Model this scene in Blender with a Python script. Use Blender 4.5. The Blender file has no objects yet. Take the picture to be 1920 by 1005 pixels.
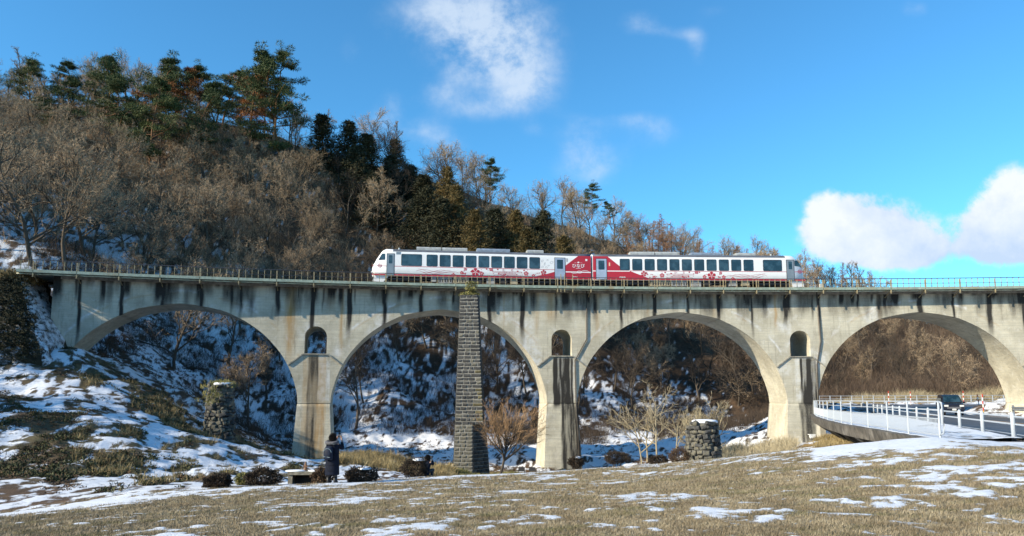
import bpy, math, random
import numpy as np
from mathutils import Vector, Matrix
R = math.radians
random.seed(7)
rs = np.random.RandomState(11)
sc = bpy.context.scene
C = sc.collection

# ------------------------------------------------------------------ camera, sky, sun, exposure
F = 1400.0; CX = 960.0; CY = 582.0; PIT = math.atan(163 / 1400)      # focal length and principal point in photo pixels
cam = bpy.data.cameras.new('camera'); cam.sensor_width = 36; cam.lens = 36 * F / 1920
cam.shift_y = (CY - 502.5) / 1920; cam.clip_end = 6000; cam.clip_start = .1
camo = bpy.data.objects.new('camera', cam); C.objects.link(camo)
camo.location = (0, 0, 0); camo.rotation_euler = (math.pi / 2 + PIT, 0, 0)
sc.camera = camo
SUN_AZ, SUN_EL = 206.5, 25.0          # degrees; azimuth counted from +X, anticlockwise
sv = Vector((math.cos(R(SUN_AZ)) * math.cos(R(SUN_EL)), math.sin(R(SUN_AZ)) * math.cos(R(SUN_EL)), math.sin(R(SUN_EL))))
W = bpy.data.worlds.new('World'); sc.world = W; W.use_nodes = True
sun = bpy.data.lights.new('sun', 'SUN'); sun.energy = 5.0; sun.angle = R(.5); sun.color = (1.0, .88, .68)
suno = bpy.data.objects.new('sun', sun); C.objects.link(suno); suno.rotation_euler = sv.to_track_quat('Z', 'Y').to_euler()
sc.view_settings.view_transform = 'Standard'; sc.view_settings.look = 'None'
sc.view_settings.exposure = 0.66; sc.view_settings.gamma = 1

def pp(px, py, Y):
    """world point at world distance Y along the sight line of photo pixel px, py"""
    a = (px - CX) / F; b = -(py - CY) / F
    dy = math.cos(PIT) - b * math.sin(PIT); dz = math.sin(PIT) + b * math.cos(PIT)
    k = Y / dy
    return Vector((a * k, Y, dz * k))

def build_sky():
    nt = W.node_tree; N = nt.nodes; L = nt.links; N.clear()
    def nd(t, **k):
        n = N.new(t)
        for a, b in k.items(): setattr(n, a, b)
        return n
    def mth(op, a, b=None, c=None):
        n = nd('ShaderNodeMath', operation=op)
        for i, v in enumerate((a, b, c)):
            if v is None: continue
            if isinstance(v, (int, float)): n.inputs[i].default_value = v
            else: L.new(v, n.inputs[i])
        return n.outputs[0]
    sky = nd('ShaderNodeTexSky', sky_type='NISHITA'); sky.sun_disc = False
    sky.sun_elevation = R(SUN_EL); sky.sun_rotation = R(90 - SUN_AZ) % (2 * math.pi)
    sky.altitude = 400; sky.air_density = 1.0; sky.dust_density = .25; sky.ozone_density = 2.2
    tint = nd('ShaderNodeMix', data_type='RGBA', blend_type='MULTIPLY'); tint.inputs[0].default_value = 1
    L.new(sky.outputs[0], tint.inputs[6]); tint.inputs[7].default_value = SKYTINT
    tc = nd('ShaderNodeTexCoord'); sp = nd('ShaderNodeSeparateXYZ'); L.new(tc.outputs['Generated'], sp.inputs[0])
    x, y, z = sp.outputs
    yy = mth('MAXIMUM', y, .05)
    u = mth('DIVIDE', x, yy); v = mth('DIVIDE', z, yy)
    front = mth('GREATER_THAN', y, .05)
    cb = nd('ShaderNodeCombineXYZ'); L.new(u, cb.inputs[0]); L.new(v, cb.inputs[1])
    def noise(scale, detail, rough, off=0, dist=0.0):
        n = nd('ShaderNodeTexNoise'); n.inputs['Scale'].default_value = scale; n.inputs['Detail'].default_value = detail
        n.inputs['Roughness'].default_value = rough; n.inputs['Distortion'].default_value = dist
        va = nd('ShaderNodeVectorMath', operation='ADD'); L.new(cb.outputs[0], va.inputs[0]); va.inputs[1].default_value = (off, off * .7, 0)
        L.new(va.outputs[0], n.inputs['Vector']); return n.outputs[0]
    n1 = noise(13, 10, .64, 3.1, .1); n2 = noise(3.2, 3, .5, 8.4)
    warp = noise(6, 4, .6, 1.7)
    def field(blobs):
        tot = None
        for (px, py, ax, ay, amp) in blobs:
            w = pp(px, py, 1000); u0 = w.x / w.y; v0 = w.z / w.y
            du = mth('DIVIDE', mth('SUBTRACT', u, u0), ax / F); dv = mth('DIVIDE', mth('SUBTRACT', v, v0), ay / F)
            r2 = mth('ADD', mth('MULTIPLY', du, du), mth('MULTIPLY', dv, dv))
            g = mth('MULTIPLY', mth('EXPONENT', mth('MULTIPLY', r2, -1.0)), amp)
            tot = g if tot is None else mth('ADD', tot, g)
        return tot
    thin = field([(870, 30, 130, 75, .95), (950, 90, 95, 80, 1.0), (985, 160, 60, 55, .8), (860, 120, 60, 60, .3), (890, 205, 70, 26, .42), (820, 175, 50, 30, .34),
                  (1085, 250, 45, 45, .36), (1120, 300, 75, 50, .46), (1085, 320, 50, 30, .2), (1150, 225, 60, 20, .2), (1235, 245, 42, 34, .42), (1195, 225, 35, 20, .26), (730, 205, 32, 40, .5), (690, 230, 60, 25, .3),
                  (800, 250, 55, 30, .5), (850, 270, 40, 24, .35), (1200, 38, 42, 26, .42), (1225, 60, 60, 16, .2), (1310, 90, 26, 44, .34), (1285, 65, 40, 16, .22), (655, 95, 30, 45, .16), (1715, 15, 35, 22, .36), (1000, 245, 25, 16, .25), (1340,20,40,20,.2)])
    thick = field([(1560, 385, 42, 30, .55), (1590, 440, 75, 55, .95), (1665, 430, 80, 52, 1.05), (1715, 470, 75, 34, .9), (1545, 440, 45, 30, .6), (1640, 480, 110, 22, .6),
                   (1850, 430, 55, 55, 1.0), (1900, 400, 55, 55, .95), (1880, 470, 70, 28, .8), (1960, 400, 70, 80, 1.0), (1905, 350, 50, 30, .5), (1620, 370, 45, 14, .35), (2100, 420, 120, 60, 1)])
    def soft(fld, lo, hi, k):
        s = mth('ADD', fld, mth('MULTIPLY', mth('MULTIPLY', mth('SUBTRACT', n1, .5), k), mth('MINIMUM', mth('MULTIPLY', fld, 2.5), 1.0))) if k > 1.9 else mth('MULTIPLY', fld, mth('ADD', mth('MULTIPLY', mth('SUBTRACT', n1, .5), 2.6), mth('ADD', mth('MULTIPLY', mth('SUBTRACT', n2, .5), 1.2), .9)))
        mr = nd('ShaderNodeMapRange', interpolation_type='SMOOTHSTEP'); L.new(s, mr.inputs[0]); mr.inputs[1].default_value = lo; mr.inputs[2].default_value = hi
        return mth('MULTIPLY', mr.outputs[0], front)
    a1 = mth('MULTIPLY', soft(thin, .10, 1.05, 1.05), .80)
    a2 = mth('MULTIPLY', soft(thick, .2, .7, 2.0), .95)
    # general fair weather cloud elsewhere in the sky
    back = nd('ShaderNodeTexNoise'); back.inputs['Scale'].default_value = 3.0; back.inputs['Detail'].default_value = 5
    L.new(tc.outputs['Generated'], back.inputs['Vector'])
    mb = nd('ShaderNodeMapRange', interpolation_type='SMOOTHSTEP'); L.new(back.outputs[0], mb.inputs[0]); mb.inputs[1].default_value = .56; mb.inputs[2].default_value = .8
    a0 = mth('MULTIPLY', mth('MULTIPLY', mb.outputs[0], mth('SUBTRACT', 1.0, mth('GREATER_THAN', y, .0))), .4)
    shade = nd('ShaderNodeMapRange'); L.new(mth('ADD', mth('MULTIPLY', v, 3.2), mth('ADD', mth('MULTIPLY', mth('SUBTRACT', n2, .5), 1.2), mth('MULTIPLY', mth('SUBTRACT', n1, .5), 1.0))), shade.inputs[0])
    shade.inputs[1].default_value = .55; shade.inputs[2].default_value = 1.0
    ccol = nd('ShaderNodeMix', data_type='RGBA'); L.new(shade.outputs[0], ccol.inputs[0])
    ccol.inputs[6].default_value = (3.9, 4.7, 6.0, 1); ccol.inputs[7].default_value = (6.2, 6.4, 6.7, 1)
    m1 = nd('ShaderNodeMix', data_type='RGBA'); L.new(mth('ADD', a1, a0), m1.inputs[0]); L.new(tint.outputs[2], m1.inputs[6]); m1.inputs[7].default_value = (4.6, 5.4, 6.4, 1)
    m2 = nd('ShaderNodeMix', data_type='RGBA'); L.new(a2, m2.inputs[0]); L.new(m1.outputs[2], m2.inputs[6]); L.new(ccol.outputs[2], m2.inputs[7])
    bg = nd('ShaderNodeBackground'); bg.inputs[1].default_value = SKYSTR; L.new(m2.outputs[2], bg.inputs[0])
    out = nd('ShaderNodeOutputWorld'); L.new(bg.outputs[0], out.inputs[0])
SKYTINT = (.56, 1.27, 1.56, 1); SKYSTR = .10
build_sky()

# ------------------------------------------------------------------ helpers
def tag(o, label=None, cat=None, group=None, kind=None):
    if label: o['label'] = label
    if cat: o['category'] = cat
    if group: o['group'] = group
    if kind: o['kind'] = kind
    return o
def empty(name, loc=(0, 0, 0), rz=0):
    o = bpy.data.objects.new(name, None); C.objects.link(o); o.location = loc; o.rotation_euler = (0, 0, rz); o.empty_display_size = .2
    return o
def mesh_np(name, V, Fc, smooth=False):
    """V (n,3); Fc (m,k) int array of one polygon size"""
    V = np.asarray(V, dtype=np.float32); Fc = np.asarray(Fc, dtype=np.int32)
    me = bpy.data.meshes.new(name); me.vertices.add(len(V)); me.vertices.foreach_set('co', V.ravel())
    k = Fc.shape[1]; me.loops.add(Fc.size); me.loops.foreach_set('vertex_index', Fc.ravel())
    me.polygons.add(len(Fc)); me.polygons.foreach_set('loop_start', np.arange(0, Fc.size, k, dtype=np.int32))
    if smooth: me.polygons.foreach_set('use_smooth', np.ones(len(Fc), dtype=bool))
    me.update(calc_edges=True)
    return me
def link(name, me, mats, parent=None, loc=None, rz=0):
    o = bpy.data.objects.new(name, me); C.objects.link(o)
    if mats and not me.materials:
        for m in (mats if isinstance(mats, (list, tuple)) else [mats]): me.materials.append(m)
    if parent: o.parent = parent
    if loc is not None: o.location = loc
    if rz: o.rotation_euler = (0, 0, rz)
    return o
class MB:
    def __init__(s): s.v = []; s.f = []; s.m = []
    def add(s, vs, fs, mi=0):
        n = len(s.v); s.v += [tuple(v) for v in vs]; s.f += [tuple(i + n for i in f) for f in fs]; s.m += [mi] * len(fs); return s
    def box(s, c, d, rz=0, mi=0, M=None):
        x, y, z = d[0] / 2, d[1] / 2, d[2] / 2
        vs = [Vector((a * x, b * y, e * z)) for a in (-1, 1) for b in (-1, 1) for e in (-1, 1)]
        if M is not None: vs = [M @ v for v in vs]
        elif rz: vs = [Matrix.Rotation(rz, 3, 'Z') @ v for v in vs]
        c = Vector(c)
        return s.add([v + c for v in vs], [(0, 1, 3, 2), (4, 6, 7, 5), (0, 4, 5, 1), (2, 3, 7, 6), (0, 2, 6, 4), (1, 5, 7, 3)], mi)
    def beam(s, a, b, w, h, mi=0):
        a = Vector(a); b = Vector(b); d = b - a; q = d.to_track_quat('X', 'Z').to_matrix()
        return s.box((a + b) / 2, (d.length, w, h), 0, mi, q)
    def tube(s, pts, r, n=6, mi=0, cap=True):
        pts = [Vector(p) for p in pts]; rr = r if isinstance(r, (list, tuple)) else [r] * len(pts)
        vs = []
        up = None
        for i, p in enumerate(pts):
            t = (pts[min(i + 1, len(pts) - 1)] - pts[max(i - 1, 0)]).normalized()
            if up is None: up = Vector((0, 0, 1)) if abs(t.z) < .9 else Vector((1, 0, 0))
            a = t.cross(up).normalized(); b = t.cross(a).normalized()
            for k in range(n):
                an = 2 * math.pi * k / n; vs.append(p + (a * math.cos(an) + b * math.sin(an)) * rr[i])
        fs = [(i * n + k, i * n + (k + 1) % n, (i + 1) * n + (k + 1) % n, (i + 1) * n + k) for i in range(len(pts) - 1) for k in range(n)]
        if cap: fs += [tuple(range(n))[::-1], tuple(range((len(pts) - 1) * n, len(pts) * n))]
        return s.add(vs, fs, mi)
    def loft(s, rings, mi=0, cap=True):
        n = len(rings[0]); vs = [p for r in rings for p in r]
        fs = [(i * n + k, i * n + (k + 1) % n, (i + 1) * n + (k + 1) % n, (i + 1) * n + k) for i in range(len(rings) - 1) for k in range(n)]
        if cap: fs += [tuple(range(n))[::-1], tuple(range((len(rings) - 1) * n, len(rings) * n))]
        return s.add(vs, fs, mi)
    def build(s, name, mats, parent=None, smooth=False, loc=None, rz=0):
        me = bpy.data.meshes.new(name); me.from_pydata(s.v, [], s.f)
        if any(s.m): me.polygons.foreach_set('material_index', s.m)
        if smooth: me.polygons.foreach_set('use_smooth', [True] * len(me.polygons))
        me.update()
        return link(name, me, mats, parent, loc, rz)
def h01(x, y, seed):
    x = x.astype(np.int64).astype(np.uint64); y = y.astype(np.int64).astype(np.uint64)
    h = (x * np.uint64(374761393) + y * np.uint64(668265263) + np.uint64(seed * 144269 + 977)) & np.uint64(0xffffffff)
    h = ((h ^ (h >> np.uint64(13))) * np.uint64(1274126177)) & np.uint64(0xffffffff)
    h = h ^ (h >> np.uint64(16))
    return (h & np.uint64(0xffffff)).astype(np.float64) / 0xffffff
def vn(x, y, seed=0):
    x = np.asarray(x, dtype=np.float64); y = np.asarray(y, dtype=np.float64)
    xi = np.floor(x); yi = np.floor(y); fx = x - xi; fy = y - yi
    fx = fx * fx * (3 - 2 * fx); fy = fy * fy * (3 - 2 * fy)
    a = h01(xi, yi, seed); b = h01(xi + 1, yi, seed); c = h01(xi, yi + 1, seed); d = h01(xi + 1, yi + 1, seed)
    return (a * (1 - fx) + b * fx) * (1 - fy) + (c * (1 - fx) + d * fx) * fy
def fbm(x, y, o=4, seed=0, g=.5):
    t = 0; a = 1; s = 0
    for i in range(o):
        t = t + a * vn(x * 2 ** i + i * 17.3, y * 2 ** i + i * 9.1, seed + i); s += a; a *= g
    return t / s
def sstep(a, b, x):
    t = np.clip((x - a) / (b - a), 0, 1); return t * t * (3 - 2 * t)
def attr(me, name, data, kind='FLOAT'):
    a = me.attributes.new(name, kind, 'POINT')
    a.data.foreach_set({'FLOAT': 'value', 'FLOAT_VECTOR': 'vector', 'FLOAT_COLOR': 'color'}[kind], np.asarray(data, dtype=np.float32).ravel())

# ------------------------------------------------------------------ materials
class NT:
    def __init__(s, name):
        s.m = bpy.data.materials.new(name); s.m.use_nodes = True; s.t = s.m.node_tree; s.N = s.t.nodes; s.L = s.t.links
        s.b = s.N['Principled BSDF']
    def n(s, t, **k):
        x = s.N.new(t)
        for a, b in k.items(): setattr(x, a, b)
        return x
    def ln(s, v, inp):
        if isinstance(v, (int, float)): inp.default_value = v
        elif isinstance(v, tuple): inp.default_value = v if len(v) == 4 or inp.type == 'VECTOR' else v + (1,)
        else: s.L.new(v, inp)
    def math(s, op, a, b=0.0, clamp=False):
        x = s.n('ShaderNodeMath', operation=op); x.use_clamp = clamp; s.ln(a, x.inputs[0]); s.ln(b, x.inputs[1]); return x.outputs[0]
    def mix(s, f, a, b, mode='MIX'):
        x = s.n('ShaderNodeMix', data_type='RGBA', blend_type=mode); s.ln(f, x.inputs[0]); s.ln(a, x.inputs[6]); s.ln(b, x.inputs[7]); return x.outputs[2]
    def noise(s, scale, det=3, rough=.5, vec=None, out=0, dist=0.0):
        x = s.n('ShaderNodeTexNoise'); x.inputs['Scale'].default_value = scale; x.inputs['Detail'].default_value = det; x.inputs['Roughness'].default_value = rough
        x.inputs['Distortion'].default_value = dist
        if vec is None: vec = s.coord()
        s.L.new(vec, x.inputs['Vector']); return x.outputs[out]
    def coord(s, o='Object'):
        if not hasattr(s, 'tc'): s.tc = s.n('ShaderNodeTexCoord')
        return s.tc.outputs[o]
    def scale(s, vec, sc):
        x = s.n('ShaderNodeVectorMath', operation='MULTIPLY'); s.L.new(vec, x.inputs[0]); x.inputs[1].default_value = sc; return x.outputs[0]
    def ramp(s, v, lo, hi, a=0.0, b=1.0, smooth=True):
        x = s.n('ShaderNodeMapRange', interpolation_type='SMOOTHSTEP' if smooth else 'LINEAR'); s.ln(v, x.inputs[0])
        for i, q in ((1, lo), (2, hi), (3, a), (4, b)): x.inputs[i].default_value = q
        return x.outputs[0]
    def attr(s, name, out='Fac'):
        x = s.n('ShaderNodeAttribute', attribute_name=name); return x.outputs[out]
    def rand(s):
        return s.n('ShaderNodeObjectInfo').outputs['Random']
    def bump(s, h, st=.3, dist=.02):
        x = s.n('ShaderNodeBump'); x.inputs['Strength'].default_value = st; x.inputs['Distance'].default_value = dist; s.L.new(h, x.inputs['Height']); s.L.new(x.outputs[0], s.b.inputs['Normal'])
    def col(s, v): s.ln(v, s.b.inputs['Base Color'])
    def rough(s, v): s.ln(v, s.b.inputs['Roughness'])
    def spec(s, v): s.b.inputs['Specular IOR Level'].default_value = v
MATS = {}
def simple(name, col, rough=.6, var=.25, scale=6, metal=0, spec=.5, dirt=None):
    if name in MATS: return MATS[name]
    t = NT(name); n = t.noise(scale, 4, .6)
    c = t.mix(t.ramp(n, .3, .7), tuple(q * (1 - var) for q in col), tuple(min(1, q * (1 + var)) for q in col))
    if dirt: c = t.mix(t.ramp(t.noise(scale * .37, 5, .65), .5, .72), c, dirt)
    t.col(c); t.rough(t.ramp(n, .2, .8, rough - .06, min(1, rough + .06))); t.b.inputs['Metallic'].default_value = metal; t.spec(spec)
    MATS[name] = t.m; return t.m
def rnd_mat(name, cols, rough=.8, scale=3, rel=.0, per_obj=True, spec=.2):
    """two tones, varied from object to object and by noise"""
    t = NT(name); a, b = cols
    n = t.noise(scale, 4, .6); f = t.ramp(n, .3, .7)
    if per_obj: f = t.math('MULTIPLY', f, .45); f = t.math('ADD', f, t.math('MULTIPLY', t.rand(), .55))
    t.col(t.mix(f, a, b)); t.rough(rough); t.spec(spec)
    if rel: t.bump(t.noise(scale * 4, 4, .6), rel, .03)
    return t.m
# ------------------------------------------------------------------ terrain
A_PX = [  # photo px, py, distance
    (-200, 975, 20), (0, 965, 22), (250, 925, 24), (450, 915, 25), (620, 906, 26.5), (850, 893, 31), (1100, 881, 35), (1300, 866, 35), (1500, 846, 33), (1640, 833, 28), (1750, 821, 23.3),
    (-200, 900, 30), (0, 900, 28), (0, 800, 38), (0, 720, 50), (0, 672, 57), (-200, 720, 45), (-250, 640, 58), (130, 668, 60), (100, 760, 46), (100, 850, 34), (200, 905, 28),
    (250, 800, 42), (200, 720, 55), (260, 715, 62), (330, 772, 57), (400, 818, 55), (400, 860, 40), (500, 852, 50), (540, 880, 42), (500, 907, 32), (400, 908, 30), (300, 870, 36),
    (620, 895, 40), (620, 872, 60), (700, 862, 60), (700, 885, 45), (880, 892, 60), (880, 905, 45), (1050, 887, 71), (1050, 893, 60), (1050, 897, 48), (1250, 852, 80), (1250, 880, 50),
    (1250, 870, 62), (1450, 852, 73), (1450, 862, 50), (1580, 825, 50), (1560, 832, 60), (590, 868, 68),
    (30, 650, 64), (137, 662, 66), (300, 700, 76), (300, 620, 90), (300, 560, 98), (450, 800, 82), (450, 700, 95), (450, 600, 105), (450, 450, 120), (100, 450, 90), (0, 300, 125), (-150, 400, 90), (-150, 250, 130),
    (0, 190, 150), (300, 218, 150), (500, 262, 150), (640, 305, 155), (800, 340, 160), (950, 398, 165), (1100, 440, 172), (1300, 508, 185), (1500, 545, 195), (1600, 585, 190),
    (600, 850, 80), (700, 842, 82), (700, 812, 92), (700, 745, 100), (700, 640, 112), (700, 500, 130), (850, 812, 95), (850, 705, 112), (900, 600, 124),
    (1000, 846, 85), (1000, 815, 100), (1000, 742, 112), (1000, 620, 128), (1200, 802, 108), (1200, 742, 122), (1200, 640, 138), (1400, 802, 110), (1400, 742, 128), (1400, 640, 145),
    (1600, 756, 100), (1750, 757, 104), (1900, 757, 104), (1650, 736, 124), (1900, 736, 124), (1700, 680, 145), (1900, 680, 145), (1750, 612, 168), (1900, 612, 168), (2100, 612, 168), (2100, 740, 120), (2100, 757, 100), (2400, 740, 130), (2400, 640, 170),
]
A_W = [(0, -12, -1.6), (-20, -12, -2.2), (20, -12, -1.3), (0, 0, -1.6), (-15, 0, -2.2), (15, 0, -1.35), (0, 8.6, -1.6), (-7, 10, -1.95), (6, 9, -1.5), (9, 14, -1.35), (-3, 16, -2.2), (3, 18, -2.15), (3, 26, -2.75), (11, 20, -1.3),
       (16, 24, -1.3), (40, 40, -1.4), (25, 30, -1.3), (50, 72, -1.7), (35, 80, -1.7), (60, 60, -1.5), (30, 12, -1.2), (60, 20, -1), (90, 60, -1), (90, 95, -.5), (-40, 20, -1.5), (-40, 0, -2),
       (-72, 57, 13), (-92, 56, 18), (-84, 77, 35), (-105, 72, 36), (-78, 88, 38), (-95, 105, 50), (-95, 150, 60), (-82, 34, 8), (-60, 40, 3), (-100, 20, 4), (-130, 40, 14), (-60, -30, 3), (0, -45, 2), (60, -30, 3), (-60, -90, 20), (0, -100, 24), (60, -90, 24), (110, -20, 18), (100, 30, 8), (150, 20, 26), (-150, -40, 20), (120, -120, 30), (-120, -120, 26), (0, -170, 34), (-80, 200, 48), (-30, 200, 44), (20, 215, 36), (60, 230, 26), (120, 190, 12), (-80, 260, 25), (0, 270, 18), (80, 270, 10), (160, 120, 8), (160, 240, 10), (-150, 200, 50), (-150, 80, 30)]  # includes unseen hills left and behind camera, raised to shade slopes and wall
AP = np.array([tuple(pp(*a)) for a in A_PX] + A_W)
def tps_fit(P, lam=.02):
    n = len(P); d = np.hypot(P[:, None, 0] - P[None, :, 0], P[:, None, 1] - P[None, :, 1]) / 50
    K = np.where(d > 0, d * d * np.log(np.maximum(d, 1e-9)), 0) + np.eye(n) * lam * .01
    Q = np.c_[np.ones(n), P[:, :2] / 50]; A = np.zeros((n + 3, n + 3)); A[:n, :n] = K; A[:n, n:] = Q; A[n:, :n] = Q.T
    return np.linalg.solve(A, np.r_[P[:, 2], 0, 0, 0])
TW = tps_fit(AP)
def tps(x, y):
    sh = x.shape; x = x.ravel(); y = y.ravel(); out = np.empty(len(x))
    for i in range(0, len(x), 20000):
        a = x[i:i + 20000]; b = y[i:i + 20000]
        d2 = ((a[:, None] - AP[None, :, 0]) ** 2 + (b[:, None] - AP[None, :, 1]) ** 2) / 2500
        out[i:i + 20000] = (.5 * d2 * np.log(np.maximum(d2, 1e-18))) @ TW[:-3] + TW[-3] + (TW[-2] * a + TW[-1] * b) / 50
    return out.reshape(sh)
# footway outer edge, guard rail line and road
EDGE = [(13.15, 23.3), (13.9, 26.7), (15.0, 30.5), (16.3, 36.5), (19.2, 46), (22.6, 56), (26.4, 66)]
def guard_x(y): return 6.5 + .393 * y
ROADC = [(2.3, -20), (10.9, 0), (20.5, 24), (39.3, 72), (45.0, 86), (56, 95), (80, 99), (140, 102)]
def road_z(x, y):
    y = np.asarray(y, dtype=float)
    return np.where(y < 72, -1.27 - (np.maximum(y, 0) - 24) * .0088, -1.69 + (y - 72) * .026)
def seg_dist(x, y, pts):
    best = np.full(np.shape(x), 1e9)
    for (ax, ay), (bx, by) in zip(pts, pts[1:]):
        dx, dy = bx - ax, by - ay; t = np.clip(((x - ax) * dx + (y - ay) * dy) / (dx * dx + dy * dy), 0, 1)
        best = np.minimum(best, np.hypot(x - ax - t * dx, y - ay - t * dy))
    return best
EX = np.array([e[0] for e in EDGE]); EY = np.array([e[1] for e in EDGE])
def foot_z(y): return -1.25 - (np.clip(y, 23, 70) - 23) * .0035
def tz(x, y):
    """ground height"""
    x = np.asarray(x, dtype=float); y = np.asarray(y, dtype=float)
    z = tps(x, y)
    r = np.hypot(x, y)
    z = z * (1 - sstep(240, 330, r)) + -4 * sstep(240, 330, r)
    far = sstep(40, 75, r)
    z = z + (fbm(x * .25, y * .25, 4, 3) - .5) * (.1 + 2.2 * far) + (fbm(x * 1.1, y * 1.1, 3, 5) - .5) * (.05 + .25 * far)
    slope = sstep(-4, -9, x) * sstep(26, 32, y + x * .05) * (1 - far)
    z = z + (fbm(x * .55, y * .55, 4, 9) - .5) * .8 * slope
    # road and footway bed
    dr = seg_dist(x, y, ROADC); w = 1 - sstep(4.6, 7.5, dr)
    apron = sstep(78, 84, y) * (1 - sstep(99, 104, y)) * sstep(38, 42, x)
    w = np.maximum(w, apron)
    z = z * (1 - w) + (road_z(x, y) - .10) * w
    ex = np.interp(y, EY, EX); inside = x - ex
    wf = sstep(1.8, 3.2, inside) * (1 - sstep(guard_x(y) - .3 - ex, guard_x(y) + .4 - ex, inside)) * sstep(23, 27, y) * (1 - sstep(64, 68, y))
    z = z * (1 - wf) + (foot_z(y) - .45) * wf
    return z
def ground(x, y): return float(tz(np.array([float(x)]), np.array([float(y)]))[0])

BANKB = [(a, *tuple(pp(px, py, Y))[:2], rx, ry) for (px, py, Y, rx, ry, a) in [(90, 790, 40, 6, 3.2, .95), (210, 850, 34, 4, 2.6, .9), (20, 880, 30, 3.2, 2.2, .8), (225, 735, 60, 3.4, 5.5, 1.1), (300, 790, 53, 3.5, 3.5, 1.0), (250, 880, 31, 2.0, 1.6, .9), (400, 822, 53, 4, 1.8, .9), (150, 830, 37, 3, 3, .5), (500, 875, 40, 1.5, 1.5, .4), (40, 660, 62, 9, 2, .5), (300, 700, 70, 12, 3.5, .8), (470, 850, 60, 6, 5, .7)]]
def bank_plants(x, y):
    d = sum(a * np.exp(-((x - bx) / rx) ** 2 - ((y - by) / ry) ** 2) for a, bx, by, rx, ry in BANKB)
    return np.clip(d * .62 + (fbm(x * .9, y * .5, 4, 33, .65) - .5) * 2.3 + .16, 0, 1.2)
def snow_mask(x, y):
    """1 = lying snow, 0 = bare"""
    r = np.hypot(x, y)
    n = fbm(x * .75, y * .55, 5, 21, .65); nf = fbm(x * 3.2, y * 2.6, 3, 31)
    low = (1 - sstep(102 + .3 * np.clip(x + 30, 0, 60), 124 + .3 * np.clip(x + 30, 0, 60), y)) * (1 + .22 * sstep(-26, -16, x))
    m = .27 + .23 * low + .10 * low * sstep(-12, -20, x)                                                # hillside litter with patchy snow
    def blob(px, py, Y, rx, ry, a):
        c = pp(px, py, Y); return a * np.exp(-((x - c.x) / rx) ** 2 - ((y - c.y) / ry) ** 2)
    # near field: mostly dry grass
    field = 1 - sstep(-1.0, 1.0, y - crest_y(x))
    f = .265 + 0 * x
    f = f + .62 * np.exp(-((y - crest_y(x) + 1.2) / 1.6) ** 2) * (1 - sstep(8, 13, x))
    f = f + blob(980, 940, 16, 4, 3.2, .16) + blob(600, 985, 10.5, 3.2, 1.6, .16) + blob(560, 940, 17, 3, 2, .10) + blob(1270, 965, 12, .9, 1.2, .22) + blob(980, 985, 10.2, 1.6, .8, .16) + blob(1880, 910, 13, 2.2, 3.5, .3)
    f = f + blob(1400, 865, 28, 6, 2.5, .28) + blob(1800, 845, 18, 4, 2.0, .22) + blob(740, 920, 19, 3, 2, .14) + blob(1700, 950, 11.5, 2, .8, .16)
    f = f - blob(150, 985, 12, 4, 3, .12) - blob(1350, 925, 17, 5, 4, .12) - blob(300, 950, 17, 5, 2.2, .12)
    f = f + .75 * sstep(-7.5, -5.5, x - guard_x(y)) * sstep(18.5, 22, y)
    m = m * (1 - field) + f * field
    # valley floor and left bank
    val = sstep(0, 1.5, y - crest_y(x)) * (1 - sstep(78, 88, y - 10 * sstep(0, 20, x)))
    m = m * (1 - val) + .56 * val
    flat = sstep(74, 80, y) * (1 - sstep(92 + .35 * np.clip(x + 10, 0, 40), 97 + .35 * np.clip(x + 10, 0, 40), y)) * sstep(-22, -16, x) * (1 - sstep(33, 38, x))
    m = np.maximum(m, flat * .72)
    m = m - .34 * np.exp(-((y - 62) / 7) ** 2) * sstep(-19, -15, x) * (1 - sstep(6, 14, x))
    bank = sstep(-7, -11, x) * sstep(26, 29, y) * (1 - sstep(64, 67, y)); m = m * (1 - bank) + (.74 - .55 * bank_plants(x, y)) * bank
    right = sstep(36, 42, x) * sstep(80, 86, y) * (1 - sstep(112, 120, y)); m = m * (1 - right) + .62 * right
    rh = sstep(30, 40, x - .0 * y) * sstep(112, 122, y); m = m * (1 - rh) + .12 * rh
    hz = np.maximum(sstep(60, 90, r) * (1 - flat), sstep(0, 2, y - crest_y(x)) * sstep(-5, -8, x))
    m = m + (n - .5) * (.85 - .25 * hz) + (nf - .5) * (.75 + .1 * hz + .35 * field) + (fbm(x * 1.3, y * .8, 3, 35) - .5) * .6 + (fbm(x * 8, y * 7, 3, 36) - .5) * .7 * field
    lo = .38 - .04 * hz - .08 * field; return sstep(lo, .66 + .06 * hz + .1 * field, m)
CRX = np.array([tuple(pp(*a))[0] for a in A_PX[:11]]); CRY = np.array([tuple(pp(*a))[1] for a in A_PX[:11]])
def crest_y(x): return np.interp(x, CRX, CRY)

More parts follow.
